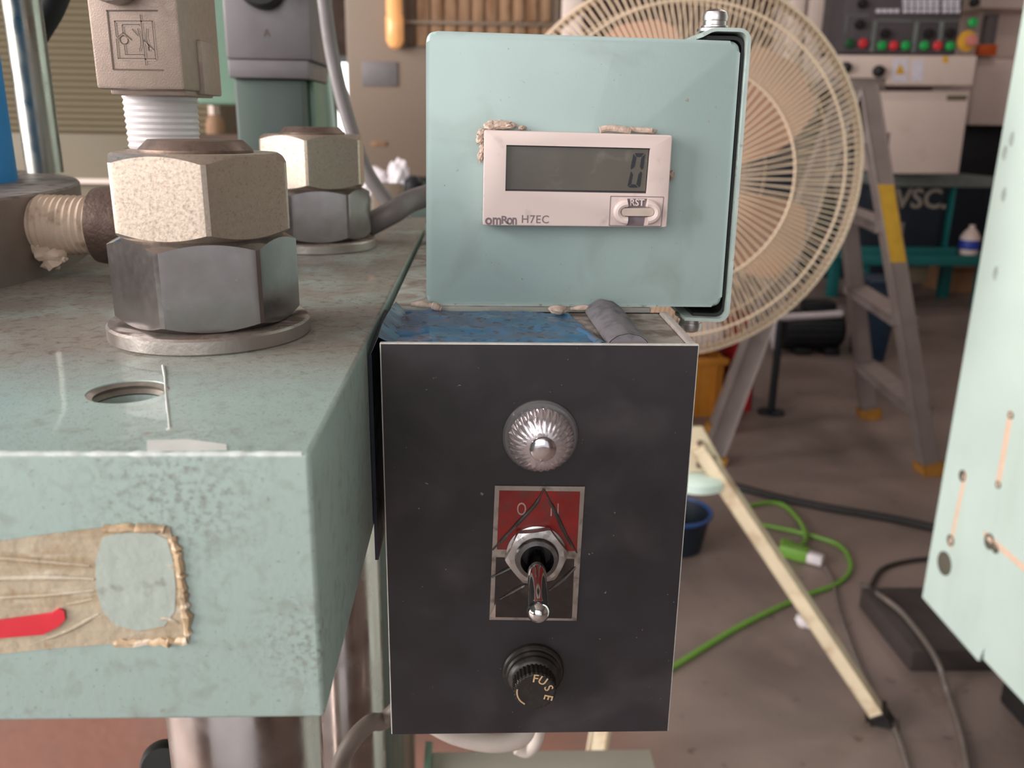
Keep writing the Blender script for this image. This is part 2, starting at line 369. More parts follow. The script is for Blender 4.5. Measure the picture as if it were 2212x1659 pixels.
M['teal'] = mat('bench_teal', '17605f', .45, var=.1, vs=6)
M['navy'] = mat('bench_navy', '18222e', .5, var=.15, vs=6)
M['shelf_grey'] = mat('shelf_grey', '6d7370', .5)
M['vletter'] = mat('bench_lettering', '8d8378', .6)
M['cardboard'] = mat('cardboard', '8f6a4e', .8, var=.1, vs=12)
M['orange'] = mat('orange_crate', 'd08a33', .5, var=.1, vs=10)
M['red'] = mat('red_crate', 'a3161c', .5, var=.1, vs=10)
M['blue_base'] = mat('navy_block', '1c3448', .5)
M['motor'] = mat('motor_dark', '14171c', .5)
M['wall'] = mat('wall_grey', '8e8078', .8, var=.06, vs=1)
M['ceil'] = mat('ceiling_sheet', '8f8680', .8, var=.05, vs=1)
M['rag'] = mat('white_rag', 'e6dde2', .8, var=.06, vs=20)
M['sky_pane'] = mat('daylit_frosted_pane', 'ffffff', .4, var=.0, emit=2.2)
M['tube_light'] = mat('fill_lamp_tube', 'fff6ee', .4, var=0, emit=24)
M['bed_grey'] = mat('bed_ground_grey', 'a39d92', .5, var=.06, vs=20)
M['orange_dark'] = mat('orange_plastic', 'cf5a22', .5)

# ------------------------------------------------------------------ the setting
struct('floor', B().box((-6, -5, -.1), (6, 9, 0)), M['concrete'], 'brown grey concrete workshop floor')
struct('ceiling', B().box((-6, -5, 4.2), (6, 9, 4.3)), M['ceil'])
struct('wall_back', B().box((-6, 9, 0), (6, 9.15, 4.2)), M['brown'], 'dark brown boarded back wall')
struct('wall_right', B().box((6, -5, 0), (6.15, 9.15, 4.2)), M['wall'])
wl = B().box((-6.15, 4, 0), (-6, 9.15, 4.2)).box((-6.15, -5, 0), (-6, -4, 4.2)).box((-6.15, -4, 3.6), (-6, 4, 4.2))
struct('wall_left', wl, M['wall'])
wf = B().box((-6.15, -5.15, 0), (-3.4, -5, 4.2)).box((2.6, -5.15, 0), (6.15, -5, 4.2)).box((-3.4, -5.15, 3.7), (2.6, -5, 4.2))
struct('wall_front', wf, M['wall'])
# daylit window in the back wall, seen between the hose and the beige cabinet
a = U(690, 135, Y=8990); b_ = U(790, 330, Y=8990)
win = struct('window_1', B().box(a, b_ + Vector((0, .02, 0))), M['sky_pane'], 'bright daylit window pane')
fr = B()
for p, q in (((a.x-.06, 8.95, a.z), (a.x, 9, b_.z)), ((b_.x, 8.95, a.z), (b_.x+.06, 9, b_.z)), ((a.x-.06, 8.95, a.z), (b_.x+.06, 9, a.z+.06)), ((a.x-.06, 8.95, b_.z-.06), (b_.x+.06, 9, b_.z))): fr.box(p, q)
part(win, 'window_frame', fr, M['shelf_grey'])

for x, y, lab in ((-1.6, 2.6, 'over the beige cabinet'), (1.9, 3.0, 'over the step ladder'), (-1.6, 5.8, 'by the back wall window'), (2.4, 5.2, 'over the machining centre')):  # unseen fill lamps, added to brighten the background
    cl = thing('fill_lamp', 'added unseen twin tube fill lamp hanging ' + lab, 'lamp', Vector((x, y, 3.9)), 'added fill lamps')
    part(cl, 'housing', B().box((x-.65, y-.09, 3.93), (x+.65, y+.09, 4.0), .01), M['white_plastic'])
    for dy in (-.05, .05):
        part(cl, 'fill_tube', B().tube([Vector((x-.6, y+dy, 3.905)), Vector((x+.6, y+dy, 3.905))], .016, 10, 0), M['tube_light'])
    part(cl, 'hanger', B().box((x-.3, y-.01, 4.0), (x-.28, y+.01, 4.2)).box((x+.28, y-.01, 4.0), (x+.3, y+.01, 4.2)), M['shelf_grey'])

# ------------------------------------------------------------------ press plate
PX0, PX1, PY0, PY1, PZ0 = -420, -25, 122.3, 452, -95.1
def boolean_diff(b, cutter):
    ma = bpy.data.meshes.new('a'); bmesh.ops.recalc_face_normals(b.bm, faces=b.bm.faces); b.bm.to_mesh(ma)
    mb = bpy.data.meshes.new('b'); bmesh.ops.recalc_face_normals(cutter.bm, faces=cutter.bm.faces); cutter.bm.to_mesh(mb)
    oa = bpy.data.objects.new('a', ma); ob = bpy.data.objects.new('b', mb); C.objects.link(oa); C.objects.link(ob)
    md = oa.modifiers.new('cut', 'BOOLEAN'); md.object = ob; md.operation = 'DIFFERENCE'; md.solver = 'EXACT'
    bpy.context.view_layer.update()
    me = bpy.data.meshes.new_from_object(oa.evaluated_get(bpy.context.evaluated_depsgraph_get()))
    out = B(); out.bm.from_mesh(me)
    for o in (oa, ob): bpy.data.objects.remove(o)
    return out
pl = B().box(mm(PX0, PY0, PZ0), mm(PX1, PY1, T), .0009, 3)
prof = [(.0075, -.05), (.0060, -.048)]
for i in range(28): prof += [(.0058 if i % 2 else .0065, -.047 + i*.00158)]
prof += [(.0066, -.0018), (.0071, 0), (.0071, .004)]
pl = boolean_diff(pl, B().lathe(mm(-63.3, 152.6, T), (0, 0, 1), prof, 40))
STUDS = ((-61.5, 198.5), (-62, 340))
for (x, y) in STUDS:
    pl = boolean_diff(pl, B().lathe(mm(x, y, T), (0, 0, 1), [(.0125, -.06), (.0125, .004)], 32))
THR = B().lathe(mm(-63.3, 152.6, T), (0, 0, 1), [(.00655, -.0062)] + [(.0060 if i % 2 else .0066, -.006+i*.00075) for i in range(8)] + [(.0071, -.0002), (.00735, -.0001), (.0072, -.0066)], 48, cap=False)
plate = thing('press_plate', 'thick pale green steel press plate with a threaded hole and dusty top', 'press plate', mm(-62, PY0, PZ0))
part(plate, 'plate_body', pl, M['plate'])
part(plate, 'thread_ring', THR, M['thread'], 'worn thread of the hole', ang=20)
part(plate, 'hole_shade_disc', B().lathe(mm(-63.3, 152.6, T), (0, 0, 1), [(.0062, -.009), (.0062, -.0062)], 32), M['knob'])  # added black disc giving the hole its depth shade by colour
mk = B().tube([U(x, y, Z=T+.05) for x, y in ((352, 790), (356, 815), (358, 850), (361, 880), (364, 905), (366, 926))], .00015, 6, 3, rads=[.0003, .0002, .00012, .00018, .00012, .00015])
mk.blob(U(366, 926, Z=T), .0005, .0007, .0001, .1)
part(plate, 'paint_drip', mk, M['white_paint'], 'thin white dried paint run')
q = [U(x, y, Z=T) for x, y in ((318, 952), (405, 950), (490, 961), (490, 972), (318, 975))]
part(plate, 'paint_patch', B().prism(q, Vector((0, 0, .00012))), M['white_paint'], 'chalky white patch')
# worn bright front edge
wear = B(); wpts = [mm(-120+.75*i, PY0+.50, T-.50) for i in range(126)]
wear.tube(wpts, .0004, 8, 0, rads=[.00052+.00022*noise.noise(Vector((i*.37, 0, 0))) for i in range(126)])
part(plate, 'worn_edge', wear, M['worn'], 'edge worn pale')

# old clear tape on the front face
ft = thing('tape_strip', 'yellowed clear adhesive tape with a red marker stroke stuck on the plate front', 'tape', U(200, 1410, Y=PY0))
YF = PY0 - .12
outl = [(-160, 1170), (0, 1168), (90, 1155), (220, 1139), (368, 1138), (372, 1160), (383, 1185), (388, 1215), (392, 1250), (397, 1285), (402, 1320), (410, 1383), (330, 1386), (240, 1390), (120, 1399), (0, 1412), (-160, 1425)]
part(ft, 'tape_film', B().prism([U(x, y, Y=YF) for x, y in outl], Vector((0, -.00018, 0))), M['film'])
cir = [(222, 1160), (262, 1150), (330, 1150), (362, 1165), (375, 1215), (380, 1270), (378, 1320), (355, 1352), (300, 1362), (250, 1350), (222, 1320), (208, 1270), (207, 1210)]
part(ft, 'clear_window', B().prism([U(x, y, Y=YF-.16) for x, y in cir], Vector((0, -.00012, 0)), .00005, 1), M['film_clear'], 'clear rounded area of the tape')
for k, pts in enumerate((((372, 1160), (383, 1190), (388, 1220), (392, 1250), (397, 1285), (402, 1320), (408, 1380)), ((405, 1382), (360, 1385), (300, 1387), (240, 1390)), ((225, 1142), (270, 1141), (320, 1141), (366, 1142)))):
    P_ = [U(x, y, Y=YF-.05) for x, y in pts]; Q_ = []
    for p, q in zip(P_, P_[1:]):
        for t in range(5): Q_.append(p.lerp(q, t/5) + Vector((.0005*noise.noise(Vector((len(Q_)*.9, k, 3))), 0, .0005*noise.noise(Vector((len(Q_)*.9, k, 9))))))
    part(ft, 'adhesive_crust', B().tube(Q_, .0006, 7, 0, rads=[max(.0002, .0007+.0006*noise.noise(Vector((t*.83, k*5, 0)))) for t in range(len(Q_))]), M['film_edge'], 'crackled brown adhesive edge')
for i, (pts, r) in enumerate(((((-100, 1200), (0, 1205), (90, 1212), (195, 1222)), .0005), (((-100, 1250), (0, 1248), (100, 1246), (205, 1250)), .0006), (((-100, 1296), (0, 1290), (110, 1284), (205, 1275)), .0004), (((60, 1395), (150, 1360), (215, 1325)), .0004), (((120, 1310), (170, 1300), (210, 1292)), .0003), (((345, 1215), (370, 1222), (388, 1236)), .0003), (((330, 1335), (365, 1336), (395, 1350)), .0004))):
    part(ft, 'wrinkle', B().tube([U(x, y, Y=YF-.02) for x, y in pts], r, 8, 5, rads=[r*.5, r, r*1.1, r, r*.6]), M['film'])
st = [(-160, 1345), (0, 1338), (60, 1330), (112, 1325), (130, 1311), (141, 1318), (143, 1336), (128, 1352), (95, 1368), (0, 1376), (-160, 1384)]
part(ft, 'red_stroke', B().prism([U(x, y, Y=YF-.3) for x, y in st], Vector((0, -.0004, 0)), .0002, 1), M['red_mark'], 'thick red marker stroke')

# ------------------------------------------------------------------ bolts, nuts, washers
def nut(name, c, ang, h, af, m, label, group=None, hole=12.0):
    """hex nut with both faces chamfered so that each flat ends in an arc"""
    Rc = af/math.sqrt(3); b = B(); n = 240; fl = af/2
    ra = fl*.965                            # chamfer circle
    def hexr(th):
        t = ((math.degrees(th) - ang) % 60) - 30
        return min(fl/math.cos(R(t)), Rc*.984)
    tanb = math.tan(R(30))
    ths = [2*math.pi*i/n + R(ang) for i in range(n)]
    def ring(f): return [b.bm.verts.new(mm(c[0]+f(t)[0]*math.cos(t), c[1]+f(t)[0]*math.sin(t), c[2]+f(t)[1])) for t in ths]
    rr = [ring(lambda t: (hole, 0)), ring(lambda t: (ra, 0)), ring(lambda t: (hexr(t), max(0, (hexr(t)-ra)*tanb))),
          ring(lambda t: (hexr(t), h-max(0, (hexr(t)-ra)*tanb))), ring(lambda t: (ra, h)), ring(lambda t: (hole, h))]
    for p, q in zip(rr, rr[1:]+rr[:1]):
        for i in range(n): b.bm.faces.new((p[i], p[(i+1) % n], q[(i+1) % n], q[i]))
    return solo(name, b, m, label, 'nut', group, ang=20)
NZ = T + 3.6; NH = 19.2
for k, (x, y) in enumerate(STUDS):
    AF = (35.4, 36.0)[k]; NH2 = (17.6, 19.2)[k]
    wz = B().lathe(mm(x, y, T), (0, 0, 1), [(.0123, 0), (.0219, 0), (.02225, .0004), (.02225, .0031), (.0218, .0036), (.0123, .0036)], 72, cap=False)
    n = 72; bm = wz.bm; bm.verts.ensure_lookup_table()
    for i in range(n): bm.faces.new((bm.verts[5*n+i], bm.verts[5*n+(i+1) % n], bm.verts[(i+1) % n], bm.verts[i]))
    solo('flat_washer', wz, M['washer'], ('thick flat washer on the plate beside the round threaded hole', 'thick flat washer under the nuts where the grey hose ends')[k], 'washer')
    nut('hex_nut', (x, y, NZ), (18.5, 14)[k], NH, AF, M['zinc_new'], ('shiny lower hex nut on the washer next to the threaded hole', 'smooth lower hex nut of the stack touched by the grey hose')[k])
    nut('hex_nut', (x, y, NZ+NH), (50, 33)[k], NH2, AF, M['zinc_warm'], ('weathered beige upper hex nut in front of the white taped pipe', 'brown stained upper hex nut in front of the grey valve')[k])
    zt = NZ + NH + NH2
    tr = thing('tie_rod', ('thick ground steel tie rod under the plate, stud end in the front nuts', 'steel tie rod through the plate, topped by the nuts in front of the grey valve')[k], 'tie rod', mm(x, y, FLOOR+20))
    pr = [(.0119, -.012)]
    part(tr, 'stud_end', B().lathe(mm(x, y, 0), (0, 0, 1), [(.0119, (T-60)/1000)] + [(.0119 if i % 2 else .0113, (T-5+i*1.0)/1000) for i in range(int(zt-T+6))] + [(.0119, (zt+.6)/1000), (.0101, (zt+2.4)/1000), (.0098, (zt+2.6)/1000)], 56), M['stud'], 'brown chamfered stud end')
    part(tr, 'shaft', B().lathe(mm(x, y, 0), (0, 0, 1), [(.0196, (FLOOR+20)/1000), (.0196, (PZ0-1.5)/1000), (.0186, (PZ0-.05)/1000)], 56), M['column'], 'polished round shaft')
# press base on the floor
base = thing('press_stand', 'green cast press stand standing on the floor under the columns', 'machine base', mm(-60, 330, FLOOR))
part(base, 'base_casting', B().box(mm(-330, 150, FLOOR), mm(-38, 470, FLOOR+20), .003), M['green_dark'])
# dark collar low on the front column
cl = B().lathe(mm(-84, 222, -172), (.2, -.4, .3), [(.006, -.006), (.011, -.006), (.012, -.004), (.012, .004), (.011, .006), (.006, .006)], 32)

# ------------------------------------------------------------------ pneumatic cylinder on the left with its fittings
CT = -23.2
cy = thing('air_cylinder', 'upright pneumatic cylinder with blue tube and steel rods on a round cap', 'cylinder', mm(-267, 275, T))
capc = (-263, 275); capr = 130
part(cy, 'end_cap', B().lathe(mm(capc[0], capc[1], T), (0, 0, 1), [(capr/1000, 0), (capr/1000, .0242), (capr/1000-.0007, (CT-T)/1000), (.02, (CT-T)/1000)], 160), M['cap'])
part(cy, 'tube', B().lathe(mm(-191, 313, CT), (0, 0, 1), [(.029, 0), (.029, .32)], 64), M['blue_tube'], 'glossy blue tube')
rc = U(82, 374, Z=CT)
part(cy, 'tie_rod_pole', B().lathe(Vector((rc.x, rc.y+.006, H+CT/1000)), (0, 0, 1), [(.0070, 0), (.0070, .34)], 48), M['rod'], 'polished steel rod')
part(cy, 'tie_rod_pole', B().lathe(mm(-245, 380, CT), (0, 0, 1), [(.0066, 0), (.0066, .34)], 32), M['rod'])
part(cy, 'top_cap', B().lathe(mm(-210, 330, CT+320), (0, 0, 1), [(.068, 0), (.07, .002), (.07, .03), (.068, .032)], 64), M['cap'])

# pipe run: horizontal nipple, elbow, vertical nipple
hz = T + 18.5                                # height of the port axis
pA = mm(-134, 272, -32.6); pB = mm(-116.5, 272, -32.6); hz = pB.z
ax = (pB - pA).normalized()
nip = thing('pipe_nipple', 'horizontal pipe nipple wrapped in yellowed thread tape from the cylinder cap', 'pipe fitting', pA)
L_ = (pB-pA).length
pr = []
for i in range(25): pr.append((.0086 + (.0006 if i % 2 else 0) - .0003*(i/24), -.003 + (L_+.006)*i/24))
part(nip, 'taped_thread', B().lathe(pA, ax, pr, 48), M['ptfe_old'])
bt = B()
for i, (dx, dz, s) in enumerate(((.001, -.0055, .0020), (.003, -.0072, .0026), (.006, -.0085, .0026), (.0055, -.0105, .0022), (.0085, -.0095, .0012))):
    bt.blob(pA + ax*dx + Vector((0, -.0055, dz)), s*1.4, s*.8, s, .7, 2, 2, i)
part(nip, 'loose_tape', bt, M['ptfe_old'], 'frayed lump of loose thread tape')
vx = U(352, 270, Y=272)                      # axis of the vertical nipple
el = thing('pipe_elbow', 'dark rough cast iron pipe elbow behind the stacked nuts', 'pipe fitting', Vector((vx.x, pB.y, hz-.012)))
eb = B().lathe(pB, ax, [(.0095, 0), (.0112, .0008), (.0116, .003), (.0116, .011), (.0112, .013)], 48)
e2 = Vector((vx.x, vx.y, hz))
eb.tube([pB + ax*.004, pB + ax*.014, e2 - ax*.006 + Vector((0, 0, .001)), e2 + Vector((0, 0, .006)), e2 + Vector((0, 0, .014))], .0108, 32, 6)
eb.lathe(e2 + Vector((0, 0, .01)), (0, 0, 1), [(.0108, 0), (.0116, .001), (.0116, .011), (.0112, .013)], 48)
part(el, 'elbow_body', eb, M['cast'])
zb = U(352, 330, Y=272).z; ztop = U(352, 195, Y=272).z
vn = thing('pipe_nipple', 'vertical white taped pipe nipple under the speed control valve', 'pipe fitting', Vector((vx.x, vx.y, hz+.012)))
pr = [(.0098, hz+.016-H)]
z0 = zb-.004; n = 30
for i in range(n+1):
    u = i/n; pr.append((.0096 + .0006*u + (.00045 if i % 2 else 0), z0 + (ztop+.004-z0)*u - H))
part(vn, 'taped_thread', B().lathe(Vector((vx.x, vx.y, H)), (0, 0, 1), pr, 56), M['ptfe'])

# speed control valve block with its flow symbol
YV = 252
bl = U(210, 192, Y=YV); br = U(400, 196, Y=YV); tl = U(190, 0, Y=YV)
zv0 = bl.z; x0, x1 = bl.x - .0002, br.x; zv1 = zv0 + .052
vb = thing('flow_control_valve', 'beige die cast flow control valve block with an engraved valve symbol', 'valve', Vector(((x0+x1)/2, YV/1000+.015, zv0)))
prof = [Vector((x0, YV/1000, z)) for z in (zv0,)]
part(vb, 'body', B().box((x0, YV/1000, zv0), (x1, YV/1000+.036, zv1), .0009, 2), M['valve_zinc'])
part(vb, 'side_boss', B().box((x1-.004, YV/1000+.014, zv0-.0008), (x1+.0013, YV/1000+.031, zv0+.014), .0006, 2), M['valve_zinc'])
part(vb, 'bottom_plate', B().box((x0+.002, YV/1000+.004, zv0-.0014), (x1-.001, YV/1000+.03, zv0+.001), .0006, 2), M['valve_zinc'])
kn = B().lathe(U(246, -54, Y=YV-1), (0, -1, 0), [(.0072, -.002), (.0072, .004), (.0068, .0055), (.0045, .006)], 40)
part(vb, 'lock_collar', kn, M['zinc'], 'silver round collar')
def strip(b, p, q, wd, y):
    d = Vector((q[0]-p[0], q[1]-p[1])); d.normalize(); nn = Vector((-d.y, d.x))*wd/2
    pts = [(p[0]+nn.x, p[1]+nn.y), (q[0]+nn.x, q[1]+nn.y), (q[0]-nn.x, q[1]-nn.y), (p[0]-nn.x, p[1]-nn.y)]
    b.prism([U(x, yy, Y=y) for x, yy in pts], Vector((0, -.00012, 0)))
zx = lambda x, y: (x/4.148, y/4.148)         # 4.148x crop of the photograph to pixels
lines = [((950, 95), (1410, 95)), ((960, 95), (1015, 622)), ((1015, 622), (1460, 628)),
         ((1020, 190), (1368, 190)), ((1028, 190), (1045, 330)), ((1045, 345), (1062, 530)), ((1062, 525), (1400, 530)), ((1365, 190), (1398, 530)),
         ((1095, 222), (1250, 222)), ((1095, 222), (1105, 295)), ((1050, 340), (1105, 295)), ((1105, 295), (1175, 355)),
         ((1115, 392), (1128, 492)), ((1128, 492), (1290, 492)), ((1258, 130), (1285, 350)), ((1285, 350), (1310, 585)),
         ((1185, 260), (1240, 320)), ((1235, 255), (1262, 340)), ((1262, 340), (1265, 400)), ((1265, 400), (1252, 458)),
         ((1315, 255), (1312, 330)), ((1312, 330), (1330, 400)), ((1330, 400), (1345, 455)), ((1290, 360), (1380, 450)), ((1330, 420), (1335, 455))]
for i, (p, q) in enumerate(lines):  # grooves as raised strips, their shade and lit edge put into colour
    bb = B(); strip(bb, zx(*p), zx(*q), 2.6 if i > 2 else 3.0, YV-.05); part(vb, 'engraved_line', bb, M['valve_line'])
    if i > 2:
        bb = B(); o = (7, 0) if abs(p[0]-q[0]) < abs(p[1]-q[1]) else (0, 8); strip(bb, zx(p[0]+o[0], p[1]+o[1]), zx(q[0]+o[0], q[1]+o[1]), 1.2, YV-.04); part(vb, 'line_lit_edge', bb, M['valve_line_hi'])
cc = U(*zx(1110, 357), Y=YV-.08)
part(vb, 'engraved_ring', B().tube([cc + Vector((math.cos(t)*.00108, 0, math.sin(t)*.00108)) for t in [i*math.pi/8 for i in range(16)]], .00012, 6, 0, True), M['valve_line'])
# dark hose above left
solo('air_hose', B().tube([U(x, y, Y=420) for x, y in ((60, 92), (88, 48), (112, 5), (135, -60))], .0062, 14, 5), M['rubber'], 'black air hose slanting above the steel rod', 'hose')

# ------------------------------------------------------------------ grey solenoid valve on its green stand behind the plate
YS = 500
gs = thing('solenoid_valve', 'grey solenoid valve block on a green cast foot behind the nuts', 'valve', mm(-115, YS+30, T-60))
a, b_ = U(500, 128, Y=YS), U(668, -60, Y=YS)
part(gs, 'body', B().box((a.x-.003, YS/1000, a.z), (b_.x, YS/1000+.075, b_.z), .002, 2), M['sol_grey'])
a2, b2 = U(502, 168, Y=YS-3), U(662, 131, Y=YS-3)
part(gs, 'flange', B().box((a2.x-.002, YS/1000-.003, a2.z), (b2.x+.001, YS/1000+.078, b2.z), .001, 2), M['sol_grey'])
a3 = U(506, 170, Y=YS); b3 = U(655, 172, Y=YS)
part(gs, 'foot', B().box((a3.x-.001, YS/1000+.001, H+(T-60)/1000), (b3.x, YS/1000+.07, a3.z+.0005), .002, 2), M['green_dark'])
part(gs, 'side_rail', B().box((b3.x, YS/1000+.012, H+(T-60)/1000), (b3.x+.0035, YS/1000+.06, a3.z), .001, 2), M['green'])
part(gs, 'port_plug', B().lathe(U(568, -34, Y=YS), (0, -1, 0), [(.0125, -.002), (.0125, .006), (.0105, .008), (.006, .008)], 32), M['rubber'], 'dark round plug')
part(gs, 'mark', text(B(), 'A', U(576, 72, Y=YS-.1), .0055), M['valve_line'])
part(gs, 'groove_line', B().box(U(672, 128, Y=YS+20), U(678, -60, Y=YS+19)), M['sol_grey'])
# stand beyond the plate that carries the valve
solo('machine_stand', B().box(mm(-190, YS-12, FLOOR), mm(-60, YS+110, T-60), .003), M['green_dark'], 'dark green stand below the grey valve behind the plate', 'machine stand')
# green press frame further back
a, b_ = U(424, 226, Y=800), U(712, 300, Y=800)
fr = thing('green_machine', 'green steel machine body rising behind the grey valve', 'machine', Vector(((a.x+b_.x)/2, .82, 0)))
part(fr, 'upper_plate', B().box((a.x, .80, a.z), (b_.x, .85, 1.75), .004), M['green'])
part(fr, 'column', B().box((U(650, 300, Y=815).x, .815, 0), (b_.x-.002, .87, a.z+.01), .003), M['green_dark'])
a, b_ = U(436, 300, Y=1190), U(500, 230, Y=1190)
sh = thing('parts_shelf', 'dark shelf with small brown parts seen between the valves', 'shelf', Vector((a.x, 1.25, 0)))
part(sh, 'shelf_body', B().box((a.x-.02, 1.24, 0), (b_.x+.06, 1.29, a.z+.005)), M['brown'])
part(sh, 'canister', B().lathe(U(468, 303, Y=1265), (0, 0, 1), [(.012, 0), (.013, .02), (.010, .03), (.006, .034)], 24), M['rust'])

# beige slide cover machine on the far left
a, b_ = U(40, 392, Y=1650), U(434, -80, Y=1650)
lm = thing('slide_cover', 'beige machine cover with fine horizontal ribs behind the cylinder', 'machine cover', Vector(((a.x+b_.x)/2, 1.72, 0)))
zr = U(300, 290, Y=1650).z
part(lm, 'lower_panel', B().box((a.x-.25, 1.65, 0), (b_.x, 1.79, zr), .003), M['beige2'])
rb0 = None; nr = 26; zz1 = b_.z
for i in range(nr):
    za = zr + (zz1-zr)*i/nr; dz = (zz1-zr)/nr
    if rb0 is None:
        rb0 = part(lm, 'rib', B().prism([Vector((a.x-.25, 1.666, za)), Vector((a.x-.25, 1.6615, za+dz*.45)), Vector((a.x-.25, 1.666, za+dz*.99)), Vector((a.x-.25, 1.68, za+dz*.99)), Vector((a.x-.25, 1.68, za))], Vector((b_.x-a.x+.25-.008, 0, 0))), M['beige2'])
    else:
        c = copy_part(rb0, lm); c.location = (0, 0, (zz1-zr)/nr*i)
part(lm, 'backing', B().box((a.x-.25, 1.68, zr), (b_.x, 1.79, zz1)), M['beige2'])
part(lm, 'side_strip', B().box((b_.x-.008, 1.65, zr), (b_.x+.001, 1.69, zz1)), M['cream'])
part(lm, 'bottom_rail', B().box((U(150, 392, Y=1635).x-.2, 1.635, U(150, 396, Y=1635).z), (U(300, 392, Y=1635).x+.1, 1.65, U(150, 386, Y=1635).z)), M['cream'])

# ------------------------------------------------------------------ hoses and cables near the plate
solo('grey_hose', B().tube([U(x, y, Y=Y) for x, y, Y in ((690, -80, 470), (703, 20, 470), (716, 110, 468), (737, 205, 465), (765, 300, 460), (796, 378, 455), (845, 445, 452), (880, 480, 450))], .0036, 16, 6), M['cable_grey'], 'grey hose curving down beside the grey valve', 'hose')
hb = thing('grey_conduit', 'thick grey conduit with black end lying on the plate beside the rear nuts', 'conduit', mm(-40, 350, T))
pts = [U(795, 487, Z=T+6.2), U(850, 458, Y=358), U(915, 425, Y=372), mm(20, 392, -22), mm(60, 430, -20)]
part(hb, 'sleeve', B().tube(pts, .0046, 18, 6), M['cable_grey'])
d = (pts[0]-pts[1]).normalized()
part(hb, 'end_plug', B().lathe(pts[0]+d*.0005, d, [(.0047, -.001), (.0045, .002), (.003, .0045)], 20), M['rubber'], 'black end')
solo('thin_hose', B().tube([U(x, y, Y=Y) for x, y, Y in ((672, -80, 560), (684, 30, 560), (694, 140, 560), (704, 190, 560), (716, 300, 562), (722, 420, 565))], .0034, 12, 5), M['pale_green'], 'thin pale hose behind the grey hose', 'hose')

# ------------------------------------------------------------------ mounting bracket, counter box
br_ = thing('mounting_bracket', 'dusty flat steel bracket beside the press plate carrying the counter box', 'bracket', mm(10, 300, T-10))
part(br_, 'bracket_plate', B().box(mm(-23.2, 229.8, T-8), mm(47, 420, T+.05), .0006), M['plate_dusty'])
part(br_, 'fixing_lug', B().box(mm(-25, 300, T-60), mm(-12, 380, T-7)), M['green_dark'])

YB = 231
ub = thing('counter_box', 'pale green steel box with a digital counter on its front', 'control box', mm(26, 252, T))
cs = [U(920, 66, Y=YB), U(1601, 89, Y=YB), U(1557, 673, Y=YB), U(921, 663, Y=YB)]
def round_quad(c, r, n=6):
    out = []
    for i in range(4):
        p, a, b = c[i], c[i-1], c[(i+1) % 4]
        da = (a-p).normalized(); db = (b-p).normalized()
        for k in range(n+1):
            t = k/n; out.append((p+da*r)*(1-t)**2 + p*2*t*(1-t) + (p+db*r)*t*t)
    return out
cs[2].z = max(cs[2].z, H+(T+.1)/1000); cs[3].z = max(cs[3].z, H+(T+.15)/1000)
part(ub, 'box_body', B().prism(round_quad(cs, .0028), Vector((0, .042, 0)), .0010, 3), M['box_paint'])
part(ub, 'base_strip', B().box((cs[3].x+.002, .2305, H+(T+.04)/1000), (cs[2].x-.018, .274, H+(T+.6)/1000)), M['bracket'])
# bracket cover wrapping the right side
def ribbon(path, th, y0, y1):
    b = B(); n = len(path); off = []
    for i in range(n):
        d = (path[min(i+1, n-1)] - path[max(i-1, 0)]).normalized(); off.append(path[i] + Vector((d.z, 0, -d.x))*th)
    A = [Vector((p.x, y0, p.z)) for p in path] + [Vector((p.x, y0, p.z)) for p in off[::-1]]
    a = [b.bm.verts.new(p) for p in A]; c = [b.bm.verts.new(p + Vector((0, y1-y0, 0))) for p in A]; m = len(A)
    for i in range(n-1):
        for q in (a, c): b.bm.faces.new((q[i], q[i+1], q[m-2-i], q[m-1-i]))
    for i in range(m): b.bm.faces.new((a[i], c[i], c[(i+1) % m], a[(i+1) % m]))
    return b
def arcpath(px, y):
    P = [U(x, yy, Y=y) for x, yy in px]; Q = [P[0]]
    for i in range(1, len(P)-1):
        da = (P[i-1]-P[i]); db = (P[i+1]-P[i]); r = min(.0026, da.length*.45, db.length*.45); da.normalize(); db.normalize()
        for k in range(9):
            t = k/8; Q.append((P[i]+da*r)*(1-t)**2 + P[i]*2*t*(1-t) + (P[i]+db*r)*t*t)
    return Q + [P[-1]]
path = arcpath([(1518, 80), (1540, 68), (1614, 70), (1566, 688), (1478, 684)], YB)
cv = part(ub, 'side_cover', ribbon(path, -.0009, .2300, .272), M['bracket'], 'bent steel cover strap')
gk = arcpath([(1530, 84), (1607, 85), (1562, 680), (1500, 678)], YB)
part(ub, 'gap_shade_strip', ribbon(gk, -.0009, .2325, .272), M['knob'], 'black strip painted as the shaded gap')  # added black ribbon standing in for shade between box and cover
def screw(px, py, s, label, inv=1):
    c = U(px, py, Y=238); ax = (0, 0, inv)
    o = part(ub, 'screw', B().lathe(c, ax, [(.0030, 0), (.0034, .0002), (.0034, .0006), (.0029, .0008), (.0029, .0017), (.0031, .0018), (.0032, .0029), (.0029, .0039), (.0018, .0045), (.0006, .0046)], 32), M['zinc'], label)
    part(o, 'screw_washer', B().lathe(c, ax, [(.0044, -.0008), (.0044, -.0001), (.003, 0)], 32), M['zinc'])
screw(1543, 62, 1, 'domed zinc screw on top')
screw(1492, 682, 1, 'screw head below', -1)

